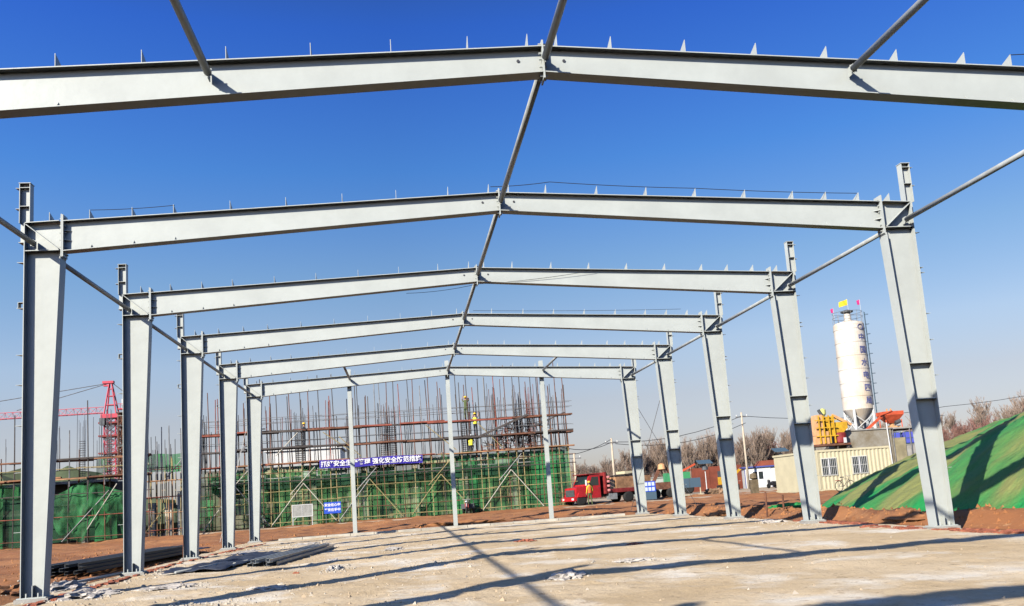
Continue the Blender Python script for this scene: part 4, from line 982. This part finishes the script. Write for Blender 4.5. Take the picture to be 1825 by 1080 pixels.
# ------------------------------------------------------------------ cream containers
o = thing('site_container', 'long cream site container, ribbed front with two barred windows and plain left side', 'container', (33.9, 47.0, 0))
def corr(m, x0, x1, y, z0, z1, pitch=.28, d=.04):
    x = x0
    while x < x1 - .01:
        a, b_, c, e_ = x, x + pitch * .35, x + pitch * .5, x + pitch * .85
        for (p0, q0), (p1, q1) in (((a, y), (b_, y)), ((b_, y), (c, y + d)), ((c, y + d), (e_, y + d)), ((e_, y + d), (x + pitch, y))):
            m.add([(p0, q0, z0), (p1, q1, z0), (p1, q1, z1), (p0, q0, z1)], [(0, 1, 2, 3)])
        x += pitch
m = MB(); corr(m, 0, 5.04, 0, .15, 2.6); m.box(-.0, 5.04, .06, 7.4, .15, 2.59); m.build('wall', CREAM, o)
m = MB(); m.box(-.06, 5.10, -.03, 7.46, 2.601, 2.74); m.box(-.05, 5.08, -.02, 7.45, 0, .149); m.box(-.08, .0, -.04, .1, .15, 2.6); m.box(5.05, 5.13, -.04, .1, .15, 2.6); m.build('roof_frame', CREAM, o)
for x in (.22, 2.38):
    w_ = MB().box(x - .08, x + 1.08, -.03, -.005, 1.0, 2.22).build('window', mat('window_cream', (.7, .66, .52), .5), o)
    MB().box(x, x + 1.0, -.036, -.031, 1.08, 2.14).build('pane', GLASS, w_)
    m = MB()
    for i in range(9): m.box(x + i * .124, x + i * .124 + .018, -.075, -.055, 1.05, 2.16)
    for z in (1.05, 1.6, 2.14): m.box(x - .05, x + 1.04, -.054, -.038, z, z + .03)
    m.build('bars', WHITE, w_)
    MB().box(x + .46, x + .56, -.0375, -.0365, 1.1, 2.1).build('curtain', LETTER, w_)
def bike(loc, rz):
    o = thing('bicycle', 'dark bicycle with a red basket rack leaning before the beige container', 'bicycle', loc, rz)
    for x in (-.52, .52):
        wh = thing('wheel', None, None); wh.parent = o; wh.location = (x, 0, .33)
        for k_ in ('label', 'category'):
            if k_ in wh: del wh[k_]
        m = MB(); P = [Vector((.33 * cos(2 * pi * i / 24), 0, .33 * sin(2 * pi * i / 24))) for i in range(25)]; m.path(P, .022, 6); m.build('tyre', RUBBER, wh)
        m = MB()
        for i in range(8): m.tube((0, 0, 0), (.31 * cos(pi * i / 4), 0, .31 * sin(pi * i / 4)), .004, .004, 3)
        m.build('spokes', GALV, wh)
    m = MB(); A, B_, C_, D_ = (-.52, 0, .33), (-.1, 0, .3), (-.2, 0, .78), (.38, 0, .75)
    for a, b_ in ((A, B_), (B_, C_), (C_, D_), (B_, D_), (A, C_), (D_, (.52, 0, .33)), (D_, (.34, 0, .92))): m.tube(a, b_, .016)
    m.build('frame', BLACK, o); MB().box(-.32, -.08, -.07, .07, .86, .92).build('saddle', BLACK, o); MB().tube((.3, -.28, .96), (.3, .28, .96), .014).tube((.3, 0, .9), (.3, 0, .97), .014).build('handlebar', GALV, o)
    MB().box(-.75, -.35, -.1, .1, .68, .72).build('rack', REDD, o)
bike((34.9, 45.6, -.02), radians(20))

# ------------------------------------------------------------------ red truck
def wheel(parent, x, y, r_=.5, wd=.3):
    wh = bpy.data.objects.new('wheel', None); COL.objects.link(wh); wh.parent = parent; wh.location = (x, y, r_)
    for nm, pr, mt in (('tyre', [(r_ * .62, -wd / 2), (r_ * .95, -wd / 2), (r_, -wd * .35), (r_, wd * .35), (r_ * .95, wd / 2), (r_ * .62, wd / 2)], RUBBER), ('rim', [(r_ * .2, -wd * .4), (r_ * .6, -wd * .3), (r_ * .6, wd * .3), (r_ * .2, wd * .4)], GALV)):
        q = MB().lathe(pr, 22); q.v = [(a, c, b_) for a, b_, c in q.v]; q.build(nm, mt, wh, smooth=True)
def truck():
    o = thing('truck', 'red flatbed truck with an orange load facing left before the trees', 'truck', (19.15, 60.3, .03), radians(20)); o.scale = (.93, .93, .86)
    # x = 0 front, length 7.6
    MB().prism([(.35, .75), (1.25, .75), (1.25, 1.72), (.42, 1.58)], -1.0, 1.0).build('bonnet', RED, o)
    MB().box(.32, .349, -.72, .72, .82, 1.42).build('grille', DARKST, o)
    MB().box(.1, .5, -1.12, 1.12, .42, .74).build('bumper', RED, o)
    for s in (-1, 1):
        MB().box(.085, .099, s * .8 - .16, s * .8 + .16, .52, .68).build('headlight', LETTER, o)
    c = MB().prism([(1.26, .6), (2.72, .6), (2.72, 2.68), (1.75, 2.72), (1.3, 1.74)], -1.08, 1.08).build('cab', RED, o)
    MB().add([(1.33, -.95, 1.86), (1.33, .95, 1.86), (1.69, .9, 2.62), (1.69, -.9, 2.62)], [(3, 2, 1, 0)]).build('windscreen', GLASS, o)
    for s in (-1, 1):
        y = s * 1.087; MB().prism([(1.62, 1.72), (2.55, 1.72), (2.55, 2.5), (1.92, 2.5)], min(y, y * 1.004), max(y, y * 1.004)).build('door_window', GLASS, o)
        MB().box(2.5, 2.62, s * 1.09 - .02, s * 1.09 + .02, 1.45, 1.5).build('door_handle', DARKST, o)
        MB().tube((1.4, s * 1.08, 2.0), (1.2, s * 1.35, 2.0), .02).box(1.15, 1.22, s * 1.35 - .1, s * 1.35 + .1, 1.75, 2.25).build('mirror', WHITE, o)
        MB().prism([(.35, .75), (1.2, .75), (1.05, 1.15), (.5, 1.15)], min(s * 1.02, s * 1.2), max(s * 1.02, s * 1.2)).build('mudguard', RED, o)
    MB().box(1.4, 2.75, -1.15, 1.15, 2.73, 2.80).build('roof_visor', REDD, o)
    m = MB(); m.box(3.15, 3.3, -1.15, 1.15, .9, 2.85)
    for y in (-1.0, -.5, 0, .5, 1.0): m.box(3.31, 3.38, y - .05, y + .05, .9, 2.85)
    m.build('headboard', REDD, o)
    m = MB()
    for z in (1.1, 1.5, 1.9, 2.3): m.lathe([(.14, z), (.16, z + .1), (.14, z + .2)], 10, 3.5, -1.2)
    m.build('gas_bottles', mat('dusty_pink', (.55, .2, .2), .6), o)
    MB().box(3.3, 8.0, -.45, .45, .62, .95).build('chassis', DARKST, o)
    MB().box(3.4, 8.0, -1.15, 1.15, .96, 1.32).build('bed', REDD, o)
    MB().box(4.3, 7.9, -1.1, 1.1, 1.33, 2.35).build('cargo_box', WOODO, o); MB().box(3.7, 4.2, -1.0, .6, 1.33, 2.1).build('crate', mat('pale_crate', (.55, .38, .25), .8, 0, .4, 4), o)
    m = MB()
    for i in range(26): m.tube((rs.uniform(3.6, 5.5), rs.uniform(-1, 1), 2.4 + rs.uniform(0, .12)), (rs.uniform(5.6, 8.3), rs.uniform(-1, 1), 2.4 + rs.uniform(0, .25)), .04)
    m.build('pipe_load', POLED, o); MB().box(5.6, 7.4, -.6, .8, 2.6, 2.85).build('folded_tarpaulin', CREAM, o)
    for y in (-1.0, 1.0):
        wheel(o, .8, y); wheel(o, 5.5, y); wheel(o, 6.8, y)
    MB().box(3.5, 4.3, -1.15, -.7, .35, .9).build('fuel_tank', GALV, o)
    return o
truck()
o = thing('barrier_board', 'blue board with two rows of white squares at the tail of the truck', 'sign', (26.0, 61.0, 0)); o.scale = (.8, .8, .95)
MB().box(-.55, .65, -.04, .04, .75, 1.62).build('panel', BLUE, o)
for i in range(3):
    for j in range(2): MB().box(-.46 + i * .36, -.18 + i * .36, -.048, -.041, .82 + j * .42, 1.12 + j * .42).build('white_square', mat('pale_blue_white', (.6, .68, .9), .6) if i + j == 0 else bpy.data.materials['pale_blue_white'], o)
MB().box(-.5, .6, -.3, .3, .1, .74).build('stand', BLUEGREY, o)
o = thing('drilling_rig', 'rusty brown piece of machinery behind the tail of the truck', 'machine', (28.3, 66, 0))
MB().box(-1, 1, -.8, .8, .8, 1.4).build('body', RUST, o); MB().beam((-.6, 0, 1.4), (.3, 0, 3.0), .25, .25).beam((.3, 0, 3.0), (1.0, 0, 2.1), .2, .2).build('arm', RUST, o); MB().lathe([(.1, 0), (.35, .1), (.3, .5), (.1, .6)], 12, .2, -.2).build('head', PEACH, o, loc=(0, 0, 2.4))
for x in (-.7, .7): wheel(o, x, -.8, .45)
wheel(o, -.7, .8, .45); wheel(o, .7, .8, .45)
def moto():
    o = thing('motorcycle', 'small dark motor tricycle parked before the net right of the middle gable post', 'motorcycle', (11.35, 60.2, .03), radians(80))
    for x, y in ((-.75, 0), (.6, -.4), (.6, .4)): wheel(o, x, y, .28, .12)
    MB().box(.1, 1.2, -.5, .5, .38, .75).build('cargo_bed', DARKST, o); MB().prism([(-.6, .45), (.05, .45), (.05, .7), (-.45, .8)], -.14, .14).build('body', REDD, o)
    MB().box(-.3, .08, -.14, .14, .81, .88).build('seat', BLACK, o); MB().tube((-.75, 0, .28), (-.5, 0, 1.05), .03).tube((-.5, -.32, 1.08), (-.5, .32, 1.08), .02).build('fork', GALV, o); MB().lathe([(.02, 0), (.09, .05), (.09, .12)], 12, -.66, 0).build('headlight', LETTER, o, loc=(0, 0, .85))
moto()

# ------------------------------------------------------------------ yard beyond
o = thing('guard_booth', 'small white booth with blue trim and a dark red roof', 'booth', (44.9, 90, 0), radians(-14))
MB().box(0, 3.0, 0, 2.6, .1, 2.35).build('wall', WHITE, o); MB().box(3.01, 4.6, .3, 2.6, .1, 2.35).build('porch', BLUEGREY, o)
MB().box(-.2, 4.8, -.2, 2.8, 2.36, 2.52).build('roof_edge', NAVY, o); MB().prism([(1.4, 2.53), (4.7, 2.53), (4.2, 3.1), (1.9, 3.1)], .1, 2.4).build('roof', GATE, o)
for x in (.0, 2.94): MB().box(x, x + .07, -.03, -.001, .1, 2.35).build('corner_trim', NAVY, o)
w_ = MB().box(.8, 2.2, -.04, -.001, .95, 2.0).build('window', LETTER, o)
for x in (.92, 1.56): MB().box(x, x + .5, -.05, -.041, 1.05, 1.9).build('pane', GLASS, w_)
MB().box(3.3, 4.2, .28, .299, .1, 2.1).build('door', DARKST, o)
o = thing('container_wall', 'rust brown steel sheet wall of hoarding between the trees and the yard', 'hoarding', (41.9, 100, 0), radians(4))
MB().box(0, 2.3, 0, .1, 0, 2.9).build('panel', GATE, o); MB().box(2.31, 6.6, .05, .15, 0, 3.0).build('panel', GATE, o); MB().beam((-1.2, 0, 2.0), (0, 0, 2.85), .1, .1).build('brace', GATE, o)
for i in range(24): pass
o = thing('loader', 'green and orange site machine half hidden by the fourth right column', 'machine', (36.6, 88, 0))
MB().box(-1.5, 1, -1, 1, 1.3, 2.4).build('body', GREENM, o); MB().box(-.9, .3, -.9, .9, .4, 1.29).build('lower_body', ORANGE, o)
for x in (-1, .7): wheel(o, x, -1.0, .6)
MB().beam((0, -.5, 2.4), (1.8, -.5, 3.2), .2, .2).build('arm', ORANGE, o)
o = thing('dark_board', 'dark blue grey panel board on a low timber stand', 'sign', (33.0, 72.5, 0))
MB().box(-1.1, 1.0, 0, .06, .75, 1.62).build('panel', BLUEGREY, o); MB().box(-1.15, 1.05, -.3, .3, .0, .1).build('foot', CREAM, o)
for x in (-1, .9): MB().box(x, x + .08, .061, .14, .1, 1.62).build('post', CREAM, o)
MB().box(-.1, -.06, -.012, -.001, .75, 1.62).build('joint_strip', DARKST, o)
tag(lump(36.0, 74, 1.3, .9, .6, 'x', mat('scrap_wood', (.36, .22, .13), .9, 0, .6, 2), 'rubble_heap', 'rubble', z=.1, seed=9), 'brown heap of scrap timber right of the dark board', 'rubble')
def solar(label, x, y, h):
    o = thing('solar_lamp', label, 'lamp', (x, y, 0), 0, 'solar lamps in the yard'); MB().tube((0, 0, 0), (0, 0, h), .06, .045, 8).build('post', WHITE, o)
    m = MB(); m.hexa([(-.8, -.5, h - .1), (.8, -.5, h - .1), (.8, .5, h + .3), (-.8, .5, h + .3), (-.8, -.5, h - .05), (.8, -.5, h - .05), (.8, .5, h + .35), (-.8, .5, h + .35)]); m.build('solar_panel', BLUEGREY, o)
    MB().lathe([(.35, h - .75), (.3, h - .4), (.1, h - .2)], 12).build('lamp_head', DARKST, o)
solar('solar lamp left of the rust brown hoarding', 39.0, 86, 3.2); solar('solar lamp between the booth and the cream container', 46.9, 84, 3.9)
def light_truck():
    o = thing('light_truck', 'small white truck parked between the booth and the cream container', 'truck', (48.6, 88.5, 0), radians(-80))
    MB().prism([(-.9, .5), (.9, .5), (.9, 2.2), (-.5, 2.2), (-.95, 1.3)], -.9, .9).build('cab', WHITE, o)
    MB().add([(-.955, -.78, 1.36), (-.955, .78, 1.36), (-.55, .74, 2.12), (-.55, -.74, 2.12)], [(3, 2, 1, 0)]).build('windscreen', GLASS, o)
    MB().box(.95, 4.2, -.95, .95, .8, 1.3).build('bed', WHITE, o); MB().box(-.98, -.951, -.5, .5, .75, 1.0).build('grille', DARKST, o); MB().box(-1.05, -.9, -.92, .92, .4, .62).build('bumper', WHITE, o)
    for s in (-1, 1): wheel(o, -.2, s * .8, .36, .22); wheel(o, 3.2, s * .8, .36, .22); MB().box(-.975, -.951, s * .7 - .12, s * .7 + .12, .78, .95).build('headlight', LETTER, o)
light_truck()
o = thing('parked_scooter', 'dark scooter parked before the white booth', 'motorcycle', (46.0, 85, 0), radians(25))
wheel(o, -.55, 0, .26, .12); wheel(o, .55, 0, .26, .12); MB().prism([(-.5, .3), (.6, .3), (.65, .7), (.1, .75), (-.2, .45), (-.45, .9), (-.55, .9)], -.14, .14).build('body', BLACK, o); MB().tube((-.5, -.3, 1.0), (-.5, .3, 1.0), .02).tube((-.5, 0, .9), (-.5, 0, 1.0), .02).build('handlebar', GALV, o)
o = thing('yellow_excavator', 'yellow machine showing between the fourth right column and the booth', 'machine', (44.6, 95, 0)); o.scale = (.8, .8, .8)
MB().box(-1.2, 1.2, -.8, .8, .9, 2.0).build('body', YELLOW, o); MB().box(-1.2, -.2, -.7, .7, 2.01, 2.9).build('cab', DARKST, o); MB().box(-1.4, 1.4, -1, -.5, 0, .8).build('track', RUBBER, o); MB().box(-1.4, 1.4, .5, 1, 0, .8).build('track', RUBBER, o); MB().beam((.8, 0, 1.9), (2.2, 0, 3.1), .25, .3).build('boom', YELLOW, o)
tag(MB().box(-2, 2.4, 0, 1.8, 0, 2.0).box(-2.1, 2.5, -.1, 1.9, 2.001, 2.1).build('low_shed', mat('pale_shed', (.55, .58, .52), .8, 0, .3, .8), loc=(35.0, 95, 0)), 'low pale shed behind the tail of the truck', 'shed')
tag(MB().box(-.25, .25, -.25, .25, 0, 1.1).lathe([(.1, 1.1), (.3, 1.2), (.28, 1.5), (.05, 1.6)], 10).build('waste_bin', mat('brown_bin', (.2, .15, .09), .9, 0, .4, 3), loc=(33.0, 56.5, 0)), 'brown bundle standing at the far corner of the cream container', 'bin')

# utility poles and lines
def upole(label, x, y, h, r_=.15, arms=True):
    o = thing('utility_pole', label, 'utility pole', (x, y, 0), 0, 'utility poles before the trees'); MB().tube((0, 0, -.1), (0, 0, h), r_, r_ * .62, 10).build('shaft', POLEC, o, smooth=True)
    if arms:
        MB().box(-.7, .7, -.05, .05, h - .55, h - .45).build('crossarm', POLEG, o)
        for x_ in (-.6, 0, .6): MB().lathe([(.03, h - .45), (.06, h - .38), (.05, h - .28), (.02, h - .24)], 8, x_, 0).build('insulator', WHITE, o)
upole('leftmost utility pole just right of the scaffold end', 23.6, 80, 4.9); upole('second utility pole above the truck load', 28.0, 82, 6.3)
upole('tall utility pole behind the white booth', 44.5, 88, 8.6)
ug = 'power lines strung before the trees'
wire([(19.8, 66, 5.0), (28, 82, 5.9)], .03, 'power line from the scaffold to the second utility pole', 'power_line', 'cable', BLACK, ug, .5)
wire([(28, 82, 5.9), (44.5, 88, 8.2)], .03, 'power line between the second pole and the tall pole', 'power_line', 'cable', BLACK, ug, .8)
wire([(28.4, 82, 5.7), (44.9, 88, 7.4)], .03, 'lower power line between the second pole and the tall pole', 'power_line', 'cable', BLACK, ug, 1.0)
wire([(44.5, 88, 8.2), (74, 96, 8.4)], .03, 'power line from the tall pole to the right behind the silo', 'power_line', 'cable', BLACK, ug, .8)
wire([(74, 96, 8.4), (100, 90, 12)], .03, 'power line over the mound at the right edge', 'power_line', 'cable', BLACK, ug, .8)
wire([(28, 82, 6.2), (23.5, 80, 4.8)], .03, 'short power line between the two left poles', 'power_line', 'cable', BLACK, ug, .2)

# ------------------------------------------------------------------ bare winter trees
def tree_mesh(seed, h, spread, up):
    R2 = random.Random(seed); m = MB(); tw = MB()
    def br(p, d, l, r_, lev):
        q = p + d * l; (m if lev < 2 else tw).tube(p, q, r_, r_ * .6, 5 if lev == 0 else 3, cap=False)
        if lev >= 5: return
        k = (9, 5, 5, 3, 3)[lev]
        for i in range(k):
            t = R2.uniform(.28, 1.0) if lev < 3 else R2.uniform(.4, 1); ax = Vector((R2.uniform(-1, 1), R2.uniform(-1, 1), R2.uniform(-.2, .6))).normalized()
            nd = (d * (1.0 if lev else .8) + ax * spread * R2.uniform(.5, 1.0) + Vector((0, 0, up))).normalized()
            br(p + d * l * t, nd, l * R2.uniform(.42, .66), max(.012, r_ * .5), lev + 1)
    br(Vector((0, 0, -.2)), Vector((R2.uniform(-.05, .05), 0, 1)), h * .55, h * .016, 0)
    return m, tw
protos = []
for i, (h, sp, up, mt) in enumerate([(8.5, .75, .42, BARK2), (7.6, .85, .36, BARK), (9.2, .66, .55, BARK2), (7.0, .8, .4, BARK3), (8.0, .7, .5, BARK)]):
    a, b_ = tree_mesh(20 + i, h, sp, up); protos.append((a.mesh('trunk', mt), b_.mesh('crown', mt)))
def tree(x, y, s, k, label, group):
    o = thing('bare_tree', label, 'tree', (x, y, -.1), rt.uniform(0, 6.28), group); o.scale = (s * rt.uniform(.9, 1.15), s * rt.uniform(.9, 1.15), s)
    for nm, me in zip(('trunk', 'crown'), protos[k]): q = bpy.data.objects.new(nm, me); COL.objects.link(q); q.parent = o
rt = random.Random(3)
LT = ['broad pale bare tree in the belt behind the yard', 'broad darker brown bare tree in the belt behind the yard', 'tall narrow pale bare tree in the belt behind the yard',
      'low reddish bare tree in the belt behind the yard', 'narrow darker brown bare tree in the belt behind the yard']
for i in range(120):
    t = i / 119; x = 28 + 48 * t + rt.uniform(-.8, .8); y = 108 + rt.uniform(-3, 9)
    hh = .62 + .36 * smooth(0, .35, t) + rt.uniform(-.13, .1) 
    kk = rt.choice((0, 0, 1, 2, 2, 3, 4)); tree(x, y, hh * .87, kk, LT[kk], 'bare trees in the belt behind the yard')
for i in range(50):
    t = i / 49; x = 76 + 34 * t + rt.uniform(-.8, .8); y = 110 + rt.uniform(-3, 6)
    kk = 3 if rt.random() < .7 else 0; tree(x, y, .95 + .38 * t + rt.uniform(-.12, .12), kk, 'bare reddish tree standing beyond the green mound' if kk == 3 else 'bare pale brown tree standing beyond the green mound', 'bare trees beyond the green mound')
# undergrowth closes the foot of the belt
m = MB()
for i in range(12000):
    x = rt.uniform(26, 112); y = rt.uniform(103, 116); l_ = rt.uniform(.8, 3.2); m.cur = rt.randrange(3); a = rt.uniform(-.35, .35)
    m.tube((x, y, -.1), (x + a * l_, y, l_), .03, .01, 3, cap=False)
tag(m.build('undergrowth', [BARK, BARK3, BARK2]), 'dense bare brush at the foot of the tree belt', 'brush', kind='stuff')

# parapet of labels: every child keeps only its name
for ob in bpy.data.objects:
    if ob.parent is not None:
        for k_ in ('category', 'group'):
            if k_ in ob: del ob[k_]
